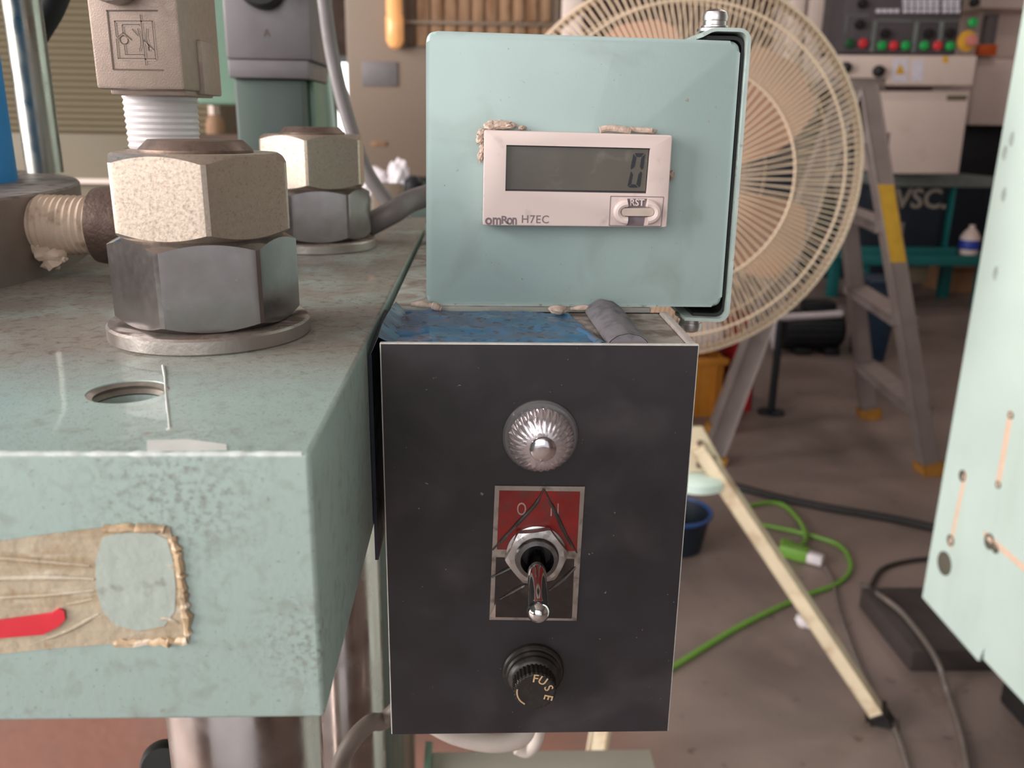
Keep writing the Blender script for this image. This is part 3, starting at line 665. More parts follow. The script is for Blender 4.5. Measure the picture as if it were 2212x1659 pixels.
# ------------------------------------------------------------------ digital counter
YC = 225.2
k4 = [U(1046, 281, Y=YC), U(1453, 292, Y=YC), U(1440, 491, Y=YC), U(1043, 487, Y=YC)]
def face(u, v, dy=0.0):                      # 0..1 across and down the counter front, dy metres proud
    p = (k4[0]*(1-u)*(1-v) + k4[1]*u*(1-v) + k4[2]*u*v + k4[3]*(1-u)*v); return Vector((p.x, YC/1000 - dy, p.z))
cr_ = (k4[1]-k4[0] + k4[2]-k4[3]).normalized(); cr_.y = 0; cu_ = Vector((-cr_.z, 0, cr_.x))
cz = lambda x, y, dy=0.0: (lambda P: Vector((P.x, YC/1000-dy, P.z)))(U(1000 + x/4.424, 230 + y/4.424, Y=YC))   # 4.424x crop
ct = thing('digital_counter', 'beige digital counter with grey display reading zero on the green box', 'counter', face(.5, 1))
wn = [cz(415, 368), cz(1792, 400), cz(1757, 833), cz(405, 808)]
bz = B(); yb = (YB-.1)/1000; o4 = [Vector((p.x, YC/1000, p.z)) for p in k4]
outer = round_quad(o4, .0006, 3)
slab = B().prism(outer, Vector((0, yb-YC/1000, 0)), .0003, 2)
cut = B().prism([p + Vector((0, -.002, 0)) for p in wn], Vector((0, .0032, 0)))
part(ct, 'case', boolean_diff(slab, cut), M['bezel'])
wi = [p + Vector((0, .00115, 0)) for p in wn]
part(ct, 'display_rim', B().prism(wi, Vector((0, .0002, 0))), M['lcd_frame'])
li = [cz(412, 380), cz(1780, 410), cz(1748, 812), cz(410, 792)]
li = [p + Vector((0, .00112, 0)) for p in li]
part(ct, 'display', B().prism(li, Vector((0, -.0002, 0))), M['lcd'], 'grey liquid crystal display')
segs = [((1648, 447), (1735, 447), (1708, 484), (1665, 484)),                       # top
        ((1635, 455), (1663, 490), (1645, 578), (1615, 603), (1607, 590)),           # upper left
        ((1748, 455), (1712, 490), (1697, 578), (1713, 606), (1730, 590)),           # upper right
        ((1610, 622), (1630, 650), (1613, 742), (1582, 768), (1578, 760)),           # lower left
        ((1705, 622), (1718, 640), (1700, 760), (1690, 775), (1663, 745), (1684, 650)),   # lower right
        ((1620, 745), (1655, 748), (1678, 778), (1600, 778), (1588, 770))]
for sg in segs:
    part(ct, 'digit_segment', B().prism([cz(x, y, -.0009) for x, y in sg], Vector((0, -.00006, 0))), M['segment'])
# reset button plate
fr4 = [(1412, 858), (1918, 866), (1893, 1145), (1397, 1137)]
for i in range(4):
    p, q = Vector(fr4[i]), Vector(fr4[(i+1) % 4]); d = (q-p).normalized(); n2 = Vector((-d.y, d.x))*4
    part(ct, 'button_groove', B().prism([cz(*(p+n2)), cz(*(q+n2)), cz(*(q-n2)), cz(*(p-n2))], Vector((0, -.00006, 0))), M['print'])
part(ct, 'button_grime', B().prism([cz(x, y) for x, y in ((1570, 880), (1590, 960), (1740, 965), (1760, 880))], Vector((0, -.00005, 0))), M['bezel_dark'])
part(ct, 'button_grime', B().prism([cz(x, y) for x, y in ((1500, 970), (1540, 955), (1790, 955), (1830, 985), (1830, 1030), (1740, 1062), (1725, 1140), (1560, 1136), (1575, 1062), (1510, 1030))], Vector((0, -.00006, 0))), M['bezel_dark'])
for cx, s in ((1570, 1), (1760, -1)):
    pts = []
    for k in range(13):
        t = R(90 + 180*k/12); pts.append(cz(cx + s*98*math.cos(t), 1008 - 82*math.sin(t), .0003))
    part(ct, 'button_guard', B().tube(pts, .00105, 10, 0), M['bezel'], 'curved raised button guard')
bp = []
for k in range(20):
    t = 2*math.pi*k/20 - math.pi/2; bp.append(cz(1665 + (118 if math.cos(t) > 0 else -118) + 36*math.cos(t), 1006 + 38*math.sin(t)))
part(ct, 'reset_button', B().prism(bp[::-1], Vector((0, -.0009, 0)), 0), M['button'], 'oblong reset button')
part(ct, 'reset_lettering', text(B(), 'RST', cz(1662, 920, .0000), .0024, cr_, cu_, .0003, .018, sx=.95), M['bezel'])
ob = B()
for ch, x, y, sz, sx_ in (('o', 246, 1086, .0036, .95), ('m', 325, 1086, .0036, .85), ('R', 396, 1087, .0027, 1.1), ('o', 447, 1086, .0036, .8), ('n', 494, 1086, .0036, .72)):
    text(ob, ch, cz(x, y, .00002), sz, cr_, cu_, .00003, .03, sx=sx_)
part(ct, 'maker_lettering', ob, M['print'])
part(ct, 'model_lettering', text(B(), 'H7EC', cz(690, 1082, .00002), .00285, cr_, cu_, .00003, .010, sx=.98, space=1.1), M['print'])
YL = YB - .6
for i, (x, y, sx, sz, sd) in enumerate(((1080, 269, .0034, .0011, 1), (1062, 271, .0018, .0012, 2), (1098, 271, .002, .0008, 3), (1128, 276, .0011, .0005, 4), (1042, 288, .0012, .0012, 5), (1036, 300, .0009, .0014, 6),
                                      (1041, 322, .0006, .0016, 7), (1038, 338, .0008, .0013, 8), (1451, 378, .0006, .0012, 9), (1405, 284, .0016, .0006, 12))):
    part(ct, 'sealant_lump', B().blob(U(x, y, Y=YL-1.2), sx, .0012, sz, .45, 2.4, 3, sd), M['putty'])
part(ct, 'sealant_lump', B().tube([U(1296, 281, Y=YL-2), U(1315, 277, Y=YL-2), U(1340, 279, Y=YL-2), U(1362, 283, Y=YL-2)], .0009, 10, 4), M['putty'])
part(ct, 'sealant_lump', B().tube([U(1362, 279, Y=YL-2), U(1385, 281, Y=YL-2), U(1408, 282, Y=YL-2)], .0007, 8, 4), M['putty'])

# ------------------------------------------------------------------ black switch box
Q = [U(822, 740, Y=190), U(1510, 746, Y=190), U(1444, 1579, Y=190), U(843, 1588, Y=190)]
BX0, BX1, BZ1, BZ0 = -22.0, 50.45, -48.2, -152.9
sb = thing('switch_box', 'black fronted switch box with lamp, toggle switch and fuse holder beside the press plate', 'switch box', mm(14, 208, BZ0))
part(sb, 'front_panel', B().box(mm(BX0, 190, BZ0), mm(BX1, 191.3, BZ1), .00015, 1), M['cutedge'], 'panel with bare pale edges')
inx = .28
part(sb, 'panel_face', B().box(mm(BX0+inx, 189.86, BZ0+.15), mm(BX1-inx, 190.1, BZ1-inx)), M['panel_black'], 'matt black panel face')
sh_ = B().box(mm(BX0+.6, 191.3, BZ0+.6), mm(BX0+1.8, 229.5, BZ1-1.2)).box(mm(BX1-1.8, 191.3, BZ0+.6), mm(BX1-.6, 229.5, BZ1-1.2))
sh_.box(mm(BX0+.6, 191.3, BZ0+.6), mm(BX1-.6, 229.5, BZ0+1.8)).box(mm(BX0+.6, 228.3, BZ0+.6), mm(BX1-.6, 229.6, BZ1-1.2))
part(sb, 'shell', sh_, M['shell'])
part(sb, 'top_plate', B().box(mm(BX0+.6, 191.3, BZ1-2.4), mm(BX1-.6, 229.7, BZ1-1.2)), M['shell'], 'dusty top')
lp = B().prism([mm(BX1-1.9, 191.3, BZ1-1.3), mm(BX1-1.9, 191.3, BZ1-.2), mm(BX1-1.9, 222, BZ1+.2), mm(BX1-1.9, 226, BZ1-.2), mm(BX1-1.9, 227.5, BZ1-1.3)], Vector((.0016, 0, 0)), .0004, 2)
part(sb, 'side_lip', lp, M['lip'], 'upturned side lip')
# signal lamp
LC = U(1167, 941, Y=189.86)
la = part(sb, 'lamp_flange', B().lathe(LC, (0, -1, 0), [(.0088, 0), (.0088, .0007), (.0083, .0013), (.0075, .0014)], 64), M['lens'], 'clear plastic lamp rim')
part(la, 'lamp_reflector', B().lathe(LC, (0, -1, 0), [(.0066, .0002), (.0066, .0016), (.0058, .003), (.0044, .0044), (.0028, .0052), (.001, .0055)], 56, lambda k, i: 1 + (.05 if i % 2 and k > 0 else 0)), M['reflector'])
part(la, 'lamp_lens', B().lathe(LC, (0, -1, 0), [(.0073, .0013), (.0074, .003), (.0071, .0046), (.0063, .0063), (.0051, .0076), (.0036, .0086), (.0030, .0087), (.0026, .0083), (.001, .0084)], 112,
     lambda k, i: 1 + (.035*math.cos(2*math.pi*i*28/112) if 0 < k < 6 else 0)), M['lens'], 'clear ribbed lens')
part(la, 'lamp_button', B().lathe(LC, (0, -1, 0), [(.0028, .0084), (.0028, .0092), (.0022, .0096), (.001, .0098)], 32), M['reflector'])
# switch nameplate
np4 = [U(x, y, Y=189.84) for x, y in ((1069, 1048), (1263, 1050), (1245, 1339), (1057, 1337))]
npl = part(sb, 'nameplate', B().prism(np4, Vector((0, -.0004, 0)), .0001, 1), M['alu_plate'], 'aluminium nameplate')
yn = 189.84 - .42
zk = lambda x, y, dy=0: U(1030 + x/3.19, 840 + y/3.19, Y=yn-dy)       # 3.19x crop
part(npl, 'red_field', B().prism([zk(155, 700), zk(712, 708), zk(690, 1118), zk(138, 1106)], Vector((0, -.00006, 0))), M['red_print'])
part(npl, 'black_field', B().prism([zk(132, 1160), zk(672, 1172), zk(655, 1582), zk(118, 1572)], Vector((0, -.00006, 0))), M['black_print'])
part(npl, 'lettering', text(B(), 'O', zk(308, 832, .07), .0048, FX, FZ, .00004, .0, sx=.62), M['letter_worn'])
part(npl, 'lettering', text(B(), 'N', zk(536, 838, .07), .0048, FX, FZ, .00004, .0, sx=.62), M['letter_worn'])
for pts in (((462, 690), (400, 800), (250, 960), (110, 1110)), ((462, 690), (540, 850), (610, 1000), (690, 1130)), ((100, 1300), (240, 1230), (300, 1180)), ((500, 1390), (600, 1310), (680, 1230)), ((160, 1450), (300, 1370), (340, 1350))):
    part(npl, 'film_fold', B().tube([zk(x, y, .25) for x, y in pts], .00042, 8, 4, rads=[.0002, .00045, .0005, .0004, .0002]), M['film_dark'], 'fold of torn film')
part(npl, 'film_corner', B().prism([zk(90, 1560, .1), zk(130, 1480, .1), zk(128, 1580, .1)], Vector((0, -.0003, 0))), M['letter_worn'])
# toggle switch
SC = U(1158, 1193, Y=189.4)
tg = part(sb, 'toggle_switch', B().lathe(SC, (0, -1, 0), [(.0040, 0), (.0072, 0), (.0072, .0006), (.0068, .0008), (.0040, .0008)], 48), M['zinc'], 'chrome toggle switch')
hx = []
def hexnut(c, af, h, ang, r):
    b = B(); n = 60; fl = af/2
    def hr(th):
        t = ((math.degrees(th)-ang) % 60)-30; return fl/math.cos(R(t))
    rings = []
    for f in (lambda t: (r, 0), lambda t: (hr(t), 0), lambda t: (hr(t), h-max(0, (hr(t)-fl)*.6)), lambda t: (fl*.98, h), lambda t: (r, h)):
        rings.append([b.bm.verts.new(c + Vector((f(2*math.pi*i/n)[0]*math.cos(2*math.pi*i/n), -f(2*math.pi*i/n)[1], f(2*math.pi*i/n)[0]*math.sin(2*math.pi*i/n)))) for i in range(n)])
    for p, q in zip(rings, rings[1:]+rings[:1]):
        for i in range(n): b.bm.faces.new((p[i], p[(i+1) % n], q[(i+1) % n], q[i]))
    return b
part(tg, 'switch_nut', hexnut(SC + Vector((0, -.0008, 0)), .0134, .0021, 7, .0050), M['zinc'], ang=25)
tp = []
for i in range(7): tp.append((.0053 if i % 2 else .0050, .0006 + i*.0005))
part(tg, 'bushing', B().lathe(SC, (0, -1, 0), tp + [(.0050, .0043), (.0040, .0044), (.0037, .0025), (.0034, -.001)], 48, cap=False), M['steel_dark'])
part(tg, 'bushing_core', B().lathe(SC, (0, -1, 0), [(.0036, 0), (.0036, .0008), (.001, .001)], 32), M['knob'])
tip = U(1163, 1320, Y=168.8); root = SC + Vector((0, -.001, 0)); dv = (tip-root); ln = dv.length; dv.normalize()
part(tg, 'lever', B().lathe(root, dv, [(.0022, 0), (.0022, ln*.25), (.0022, ln*.5), (.0023, ln*.8), (.0024, ln*.93)] + [(.00262*math.sin(R(t)), ln - .00262*math.cos(R(t))*1) for t in (70, 90, 110, 130, 150, 170)], 40), M['chrome'], 'chrome bat lever with round tip', ang=60)
# fuse holder
FC = U(1151, 1447, Y=189.86)
fz = part(sb, 'fuse_flange', B().lathe(FC, (0, -1, 0), [(.0078, 0), (.0078, .0011), (.0074, .0016), (.0067, .0017), (.0069, .0018), (.0070, .0026), (.0066, .0031)], 64), M['bakelite'], 'black fuse holder')
part(fz, 'fuse_skirt', B().lathe(FC, (0, -1, 0), [(.0064, .0029), (.0065, .0040), (.0060, .0047), (.0052, .0052)], 64), M['bakelite'])
part(fz, 'fuse_cap', B().lathe(FC, (0, -1, 0), [(.0054, .0044), (.0053, .0084), (.0050, .0088), (.0046, .0089)], 120, lambda k, i: 1 - (.045 if (i % 4) > 1 and k < 3 else 0)), M['bakelite'], 'knurled black cap', ang=20)
yc = 189.86 - 8.92
zf = lambda x, y: U(1030 + x/6.38, 1320 + y/6.38, Y=yc)
for ch, x, y, an in (('F', 808, 935, -8), ('U', 905, 965, -30), ('S', 985, 1062, -68), ('E', 980, 1190, -104)):
    rr_ = Vector((math.cos(R(an)), 0, math.sin(R(an)))); uu = Vector((-rr_.z, 0, rr_.x))
    part(fz, 'fuse_lettering', text(B(), ch, zf(x, y), .0031, rr_, uu, .00004, .012), M['gold_print'])
part(fz, 'fuse_arc', B().tube([zf(x, y) for x, y in ((560, 1075), (555, 1130), (570, 1190), (605, 1240), (660, 1280))], .00022, 6, 4), M['gold_print'])

# blue tape over the box
tz = BZ1 - 1.15
bt = thing('blue_tape', 'dusty torn blue vinyl tape covering the top of the black box', 'tape', mm(10, 210, tz))
def wr(a, b):
    p = Vector((a*5, b*3, 1.7)); v = .0006*noise.noise(p) + .00035*noise.noise(p*2.7)
    return max(0, .00045 + v + .0010*math.exp(-((b-.35-.15*a)/.07)**2)*max(0, 1-a*1.2) + .0008*math.exp(-((b-.72)/.06)**2)*max(0, .9-a))
part(bt, 'tape_sheet', B().sheet(mm(BX0+1.2, 191.6, tz), mm(29.5, 191.6, tz), mm(24, 226.5, tz), mm(BX0+2.5, 229, tz), 60, 36, wr, .0001), M['tape'])
# curled dusty flap
def curl(base, tipp, r, a0, a1, m, nm, taper=1.0, close=False):
    b = B(); n = 18; k = 14; d = tipp-base; dn = d.normalized(); sd = dn.cross(Vector((0, 0, 1))).normalized()
    rows = []
    for j in range(k+1):
        c = base + d*j/k; row = []
        rr = r*(1 + (taper-1)*j/k)
        for s in (1, .94):
            for i in range(n+1):
                t = R(a0 + (a1-a0)*i/n); row.append(b.bm.verts.new(c + sd*math.cos(t)*rr*s + Vector((0, 0, .72 + .1*noise.noise(Vector((t*2, j*.5, 1)))))*math.sin(t)*rr*s))
        rows.append(row)
    for j in range(k):
        for i in range(n):
            b.bm.faces.new((rows[j][i], rows[j][i+1], rows[j+1][i+1], rows[j+1][i])); q = n+1
            b.bm.faces.new((rows[j][q+i], rows[j+1][q+i], rows[j+1][q+i+1], rows[j][q+i+1]))
        for i in (0, n): b.bm.faces.new((rows[j][i], rows[j+1][i], rows[j+1][n+1+i], rows[j][n+1+i]))
    for j in (0, k):
        for i in range(n): b.bm.faces.new((rows[j][i], rows[j][i+1], rows[j][n+2+i], rows[j][n+1+i]))
        if close: b.bm.faces.new(rows[j][n+1:])
    part(bt, nm, b, m)
curl(mm(34.6, 191.8, tz-.3), mm(33.6, 227.5, tz+.1), .0050, -8, 168, M['tape_dusty'], 'curled_flap', 1.05, True)
curl(mm(28.6, 191.8, tz+.3), mm(25.0, 207, tz+.3), .0013, 0, 170, M['tape'], 'tape_fold', .8)
# standing left flap
fl = B()
def band(b, A, Bp, th):
    n = len(A); up_ = [b.bm.verts.new(p) for p in A]; dn_ = [b.bm.verts.new(p) for p in Bp]
    u2 = [b.bm.verts.new(p + th) for p in A]; d2 = [b.bm.verts.new(p + th) for p in Bp]
    for i in range(n-1):
        b.bm.faces.new((up_[i], up_[i+1], dn_[i+1], dn_[i])); b.bm.faces.new((u2[i], d2[i], d2[i+1], u2[i+1]))
        b.bm.faces.new((up_[i], u2[i], u2[i+1], up_[i+1])); b.bm.faces.new((dn_[i], dn_[i+1], d2[i+1], d2[i]))
    b.bm.faces.new((up_[0], dn_[0], d2[0], u2[0])); b.bm.faces.new((up_[-1], u2[-1], d2[-1], dn_[-1]))
tops = [mm(-22.3, 191.2, BZ1+1.0), mm(-22.2, 199, BZ1+2.2), mm(-22.0, 209, BZ1+2.4), mm(-21.6, 219, BZ1+2.3), mm(-21.4, 226, BZ1+2.0)]
bots = [mm(-18.6, 191.5, tz+.3), mm(-18.4, 199, tz+.3), mm(-18.2, 209, tz+.3), mm(-18.4, 219, tz+.3), mm(-18.8, 226, tz+.3)]
band(fl, tops, bots, Vector((-.0001, 0, .0001)))
part(bt, 'standing_flap', fl, M['tape'], 'edge of tape standing up')
f2 = B()
t2 = [p + Vector((-.0001, 0, 0)) for p in tops]
b2 = [mm(-24.4, 190.2, BZ1-3.5), mm(-24.2, 199, BZ1-2.6), mm(-23.9, 209, BZ1-1.8), mm(-23.4, 219, BZ1-1), mm(-22.8, 226, BZ1-.5)]
band(f2, t2, b2, Vector((-.0001, 0, 0)))
part(bt, 'outer_fold', f2, M['tape_shaded'])
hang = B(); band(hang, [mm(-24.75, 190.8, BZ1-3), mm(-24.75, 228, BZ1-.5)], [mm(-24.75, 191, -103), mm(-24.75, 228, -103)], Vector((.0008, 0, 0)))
part(bt, 'hanging_flap', hang, M['tape_shaded'], 'tape hanging between box and plate, shade painted in')
# putty sausages under the counter box
for i, (pts, r) in enumerate(((((888, 658), (910, 657), (925, 660)), .0008), (((926, 659), (940, 662), (953, 667)), .0010), (((1232, 668), (1255, 665), (1275, 665)), .0007))):
    part(ub, 'sealant_lump', B().tube([U(x, y, Y=226.5) for x, y in pts], r, 10, 5, rads=[r*.7, r, r*1.1, r, r*.75]), M['putty'])
part(ub, 'sealant_lump', B().blob(U(1206, 669, Y=225), .0024, .0016, .0013, .3, 1.6, 3, 4), M['putty'])

# ------------------------------------------------------------------ things under the plate and box
bh = solo('drain_hose', B().tube([mm(-4, 235, -150), U(850, 1540, Y=240), U(800, 1562, Y=236), U(762, 1600, Y=232), U(735, 1655, Y=230), U(722, 1760, Y=228), U(715, 1900, Y=230)], .0028, 16, 7), M['cable_brown'], 'grey brown hose arching out from behind the black box', 'hose')
solo('pale_hose', B().tube([U(925, 1560, Y=262), U(985, 1590, Y=262), U(1060, 1606, Y=262), U(1120, 1598, Y=264), U(1140, 1570, Y=268), U(1130, 1540, Y=272)], .0032, 16, 7), M['cable_white'], 'pale hose loop hanging below the black box', 'hose')
solo('pale_hose', B().tube([U(1165, 1560, Y=300), U(1158, 1600, Y=300), U(1140, 1622, Y=300), U(1115, 1615, Y=300)], .0028, 14, 6), M['cable_white'], 'short pale hose end behind the hanging hose loop', 'hose')
a, b_ = U(922, 1624, Y=520), U(1404, 1626, Y=520)
mb = thing('machine_bed', 'grey topped machine bed with green sides below the switch box', 'machine bed', Vector(((a.x+b_.x)/2, .44, 0)))
part(mb, 'bed_top', B().box((a.x+.004, .30, a.z-.012), (b_.x, .52, a.z), .001), M['bed_grey'])
part(mb, 'bed_body', B().box((a.x, .30, 0), (b_.x-.004, .52, a.z-.011), .001), M['green'])
part(mb, 'edge_strip', B().box((a.x-.001, .30, a.z-.05), (a.x+.004, .524, a.z+.006), .0006), M['green'])
gp = U(800, 1400, Y=640)
solo('green_pipe', B().lathe(Vector((gp.x, .64, 0)), (0, 0, 1), [(.0105, 0), (.0105, 1.0)], 32), M['bracket'], 'slim pale green upright pipe seen between plate and black box', 'pipe')
gp = U(855, 1200, Y=700)
solo('wooden_post', B().box((gp.x-.012, .70, 0), (gp.x+.012, .724, 1.0), .002), M['beige'], 'narrow tan upright post behind the green pipe', 'post')
solo('hose_clamp', B().lathe(U(352, 1648, Y=236), (.25, -.9, .3), [(.0035, -.004), (.0062, -.004), (.0068, -.002), (.0068, .002), (.0062, .004), (.0035, .004)], 32), M['rubber'], 'dark round clamp beside the front column', 'clamp')

# ------------------------------------------------------------------ floor fan
YFN = 1300
fc = U(1481, 384, Y=YFN); RO = .283
hubz = U(1500, 1000, Y=1480); px_, py_ = fc.x+.01, 1.50
fan = thing('floor_fan', 'cream wire guard floor fan with orange blades on a tripod stand', 'fan', Vector((px_, py_, 0)))
def gpt(r, th, dy): return Vector((fc.x + r*math.cos(th), fc.y + dy, fc.z + r*math.sin(th)))
NW = 176
wp = [(.060, -.012), (.12, -.014), (.17, -.010), (.215, .002), (.25, .018), (.272, .034), (RO, .052)]
wire = []
for pts in (wp, [(.158, -.0115)] + wp[2:]):                     # long wires from the hub, short ones from the middle ring
    bb = B().tube([Vector((r, dy, 0)) for r, dy in pts], .00135, 5, 0)
    bmesh.ops.recalc_face_normals(bb.bm, faces=bb.bm.faces)
    for f in bb.bm.faces: f.smooth = True
    me = bpy.data.meshes.new('guard_wire'); bb.bm.to_mesh(me); bb.bm.free(); me.materials.append(M['fan_cream']); wire.append(me)
for i in range(NW):
    o = bpy.data.objects.new('guard_wire', wire[i % 2]); C.objects.link(o); o.parent = fan; o.location = fc - Vector((px_, py_, 0)); o.rotation_euler = (0, 2*math.pi*i/NW, 0)
for r, dy, t in ((.060, -.0125, .002), (.158, -.0125, .0018), (.243, .014, .0022), (RO, .052, .0038), (RO-.004, .06, .0035)):
    part(fan, 'guard_ring', B().tube([gpt(r, 2*math.pi*k/72, dy) for k in range(72)], t, 8, 0, True), M['fan_cream'])
rw = B()
for i in range(90):
    th = 2*math.pi*(i+.4)/90
    rw.tube([gpt(r, th, dy) for r, dy in ((RO, .062), (.25, .10), (.19, .13), (.07, .14))], .00135, 4, 0)
ro = part(fan, 'rear_wires', rw, M['fan_cream']); ro['kind'] = 'stuff'
for r, dy in ((.25, .10), (.16, .133)):
    part(fan, 'guard_ring', B().tube([gpt(r, 2*math.pi*k/64, dy) for k in range(64)], .0017, 6, 0, True), M['fan_cream'])
part(fan, 'guard_badge', B().lathe(fc + Vector((0, -.012, 0)), (0, -1, 0), [(.062, 0), (.060, .004), (.02, .008), (.004, .009)], 40), M['fan_cream'])
for i in range(5):
    th0 = R(-42 + 72*i); bb = B(); nu, nv = 8, 8; g = []
    for s in (0, 1):
        for j in range(nv+1):
            r = .05 + .185*j/nv; wd = R(26 + 20*math.sin(math.pi*min(1, j/nv*.85+.1)))
            for k in range(nu+1):
                th = th0 + wd*(k/nu-.5) + R(14)*j/nv; dy = .062 + .045*(k/nu-.5) + (.002 if s else 0)
                g.append(bb.bm.verts.new(gpt(r*(1 - .05*abs(k/nu-.5)*2*(j == nv)), th, dy)))
    q = lambda s, j, k: g[s*(nv+1)*(nu+1) + j*(nu+1) + k]
    for j in range(nv):
        for k in range(nu):
            bb.bm.faces.new((q(0, j, k), q(0, j, k+1), q(0, j+1, k+1), q(0, j+1, k))); bb.bm.faces.new((q(1, j, k), q(1, j+1, k), q(1, j+1, k+1), q(1, j, k+1)))
    rim = [(0, k) for k in range(nu)] + [(j, nu) for j in range(nv)] + [(nv, k) for k in range(nu, 0, -1)] + [(j, 0) for j in range(nv, 0, -1)]
    for (j, k), (j2, k2) in zip(rim, rim[1:]+rim[:1]): bb.bm.faces.new((q(0, j, k), q(1, j, k), q(1, j2, k2), q(0, j2, k2)))
    part(fan, 'blade', bb, M['fan_blade'], 'dusty orange blade')
part(fan, 'blade_hub', B().lathe(fc + Vector((0, .03, 0)), (0, 1, 0), [(.02, 0), (.05, .006), (.055, .06), (.02, .062)], 32), M['fan_blade'])
part(fan, 'motor', B().lathe(fc + Vector((0, .10, 0)), (0, 1, 0), [(.03, 0), (.075, .01), (.08, .05), (.075, .12), (.05, .15), (.02, .155)], 40), M['fan_motor'])
part(fan, 'pole', B().lathe(Vector((px_, py_, 0)), (0, 0, 1), [(.014, .40), (.014, fc.z-.03)], 24).lathe(Vector((px_, py_, fc.z-.12)), (0, 0, 1), [(.022, 0), (.022, .09)], 24), M['leg_cream'])
hub = Vector((px_, py_, hubz.z))
part(fan, 'tripod_hub', B().lathe(Vector((px_, py_, hubz.z-.05)), (0, 0, 1), [(.03, 0), (.036, .004), (.036, .05), (.022, .056), (.022, .11)], 32), M['pale_green'])
part(fan, 'spreader_plate', B().lathe(U(1500, 1046, Y=1480), (0, 0, 1), [(.03, 0), (.058, .004), (.06, .02), (.05, .028), (.02, .03)], 36), M['pale_green'], 'pale green round spreader')
footA = U(1898, 1545, Z=FLOOR+14); topA = U(1508, 962, Y=1470)
def leg(p, q, lab=None):
    d = (q-p).normalized(); sd = d.cross(FZ).normalized(); nn = sd.cross(d)
    o = part(fan, 'leg', B().obox((p+q)/2, d*((q-p).length/2), sd*.0125, nn*.0125, .003), M['leg_cream'], lab)
    part(o, 'rubber_foot', B().obox(q + d*.012, d*.02, sd*.016, nn*.016, .005), M['rubber'], 'black rubber foot')
leg(topA, footA, 'cream square tube leg')
leg(Vector((px_-.01, py_-.03, hubz.z)), U(1268, 1760, Z=FLOOR+14)); leg(Vector((px_-.02, py_+.03, hubz.z)), Vector((px_-.25, py_+.42, .014)))
part(fan, 'leg_bracket', B().prism([U(x, y, Y=1462) for x, y in ((1486, 925), (1520, 925), (1562, 1000), (1556, 1018), (1486, 1022))], Vector((0, .012, 0)), .002, 1), M['leg_cream'])
for x, y in ((1512, 957), (1540, 990), (1510, 1004)):
    part(fan, 'bolt', B().lathe(U(x, y, Y=1461), (0, -1, 0), [(.006, -.001), (.006, .004), (.003, .005)], 12), M['stud'])

# ------------------------------------------------------------------ step ladder
f1, f2_, f3 = U(2008, 1022, Z=FLOOR), U(1878, 902, Z=FLOOR), U(1535, 1000, Z=FLOOR)
f4 = Vector((f3.x*2.86/f3.y, 2.86, 0))
ap1 = U(1872, 190, Y=2580); ap2 = U(1800, 215, Y=3080); ap2.z = ap1.z
ld = thing('step_ladder', 'aluminium step ladder with yellow label and ochre feet beside the fan', 'ladder', (f1+f3)/2)
def rail(p, q, wx, wy, lab=None):
    d = (q-p).normalized(); sd = Vector((1, 0, 0)); sd = (sd - d*sd.dot(d)).normalized(); nn = sd.cross(d)
    o = part(ld, 'rail', B().obox((p+q)/2, d*((q-p).length/2), sd*wx, nn*wy, .003), M['alu'])
    part(o, 'ladder_foot', B().obox(p + d*.018, d*.018, sd*(wx+.007), nn*(wy+.01), .004), M['foot_yellow'], 'ochre rubber foot')
    return o
r1 = rail(f1, ap1, .024, .02); r2 = rail(f2_, ap2, .024, .02); r3 = rail(f3, ap1 + Vector((-.05, 0, 0)), .03, .02); ap4 = Vector(((ap1.x-.05)*2.86/ap1.y, 2.86, ap1.z)); r4 = rail(f4, ap4, .025, .02)
p, q = U(1908, 398, Y=2552), U(1938, 566, Y=2534)
dd = (ap1-f1).normalized()
t0 = (p.z-f1.z)/(ap1.z-f1.z); t1 = (q.z-f1.z)/(ap1.z-f1.z)
m0 = f1.lerp(ap1, (t0+t1)/2)
part(r1, 'warning_label', B().obox(m0 + Vector((0, -.021, 0)), dd*((ap1-f1).length*(t0-t1)/2), Vector((.024, 0, 0)), Vector((0, .0012, 0))), M['yellow'], 'yellow warning label')
for t in (.18, .42, .66, .88):
    a, b_ = f1.lerp(ap1, t), f2_.lerp(ap2, t); d = (b_-a); sd = d.normalized().cross(FZ).normalized()
    part(ld, 'step', B().obox((a+b_)/2, d/2, sd*.038, FZ*.014, .003), M['alu'])
for t in (.3, .8):
    a, b_ = f3.lerp(ap1, t), f4.lerp(ap4, t); part(ld, 'crossbar', B().tube([a, b_], .011, 10, 0), M['alu'])
part(ld, 'top_step', B().obox((ap1+ap2)/2 + Vector((-.03, 0, .01)), (ap2-ap1)*.53, Vector((.08, 0, 0)), FZ*.016, .004), M['alu'])

# ------------------------------------------------------------------ right-hand pale green cabinet side
XP = 820
gc = thing('machine_cabinet', 'large pale mint green steel machine cabinet close on the right', 'cabinet', mm(1000, 900, FLOOR))
zb = U(1992, 1290, X=XP).z; yb_ = U(1992, 1290, X=XP).y
n1 = U(2113, 1428, X=XP); n2 = U(2124, 1424, X=XP)
poly = [Vector((.82, yb_, zb)), Vector((.82, yb_, 2.1)), Vector((.82, .35, 2.1)), Vector((.82, .35, n2.z)), Vector((.82, n2.y, n2.z)), Vector((.82, n2.y+.002, n2.z+.022)), Vector((.82, n1.y, n1.z))]
part(gc, 'side_panel', B().prism(poly, Vector((.004, 0, 0))), M['pale_green'], 'mint green side panel')
part(gc, 'cabinet_body', B().box((.824, .36, zb+.02), (1.25, yb_, 2.1), .004), M['pale_green'])
for y in (.5, 1.28):
    part(gc, 'cabinet_foot', B().box((1.0, y, 0), (1.2, y+.1, zb+.021), .006), M['rubber'], 'black foot')
pq = U(1975, 1452, Z=FLOOR); pw = U(1895, 1300, Z=FLOOR)
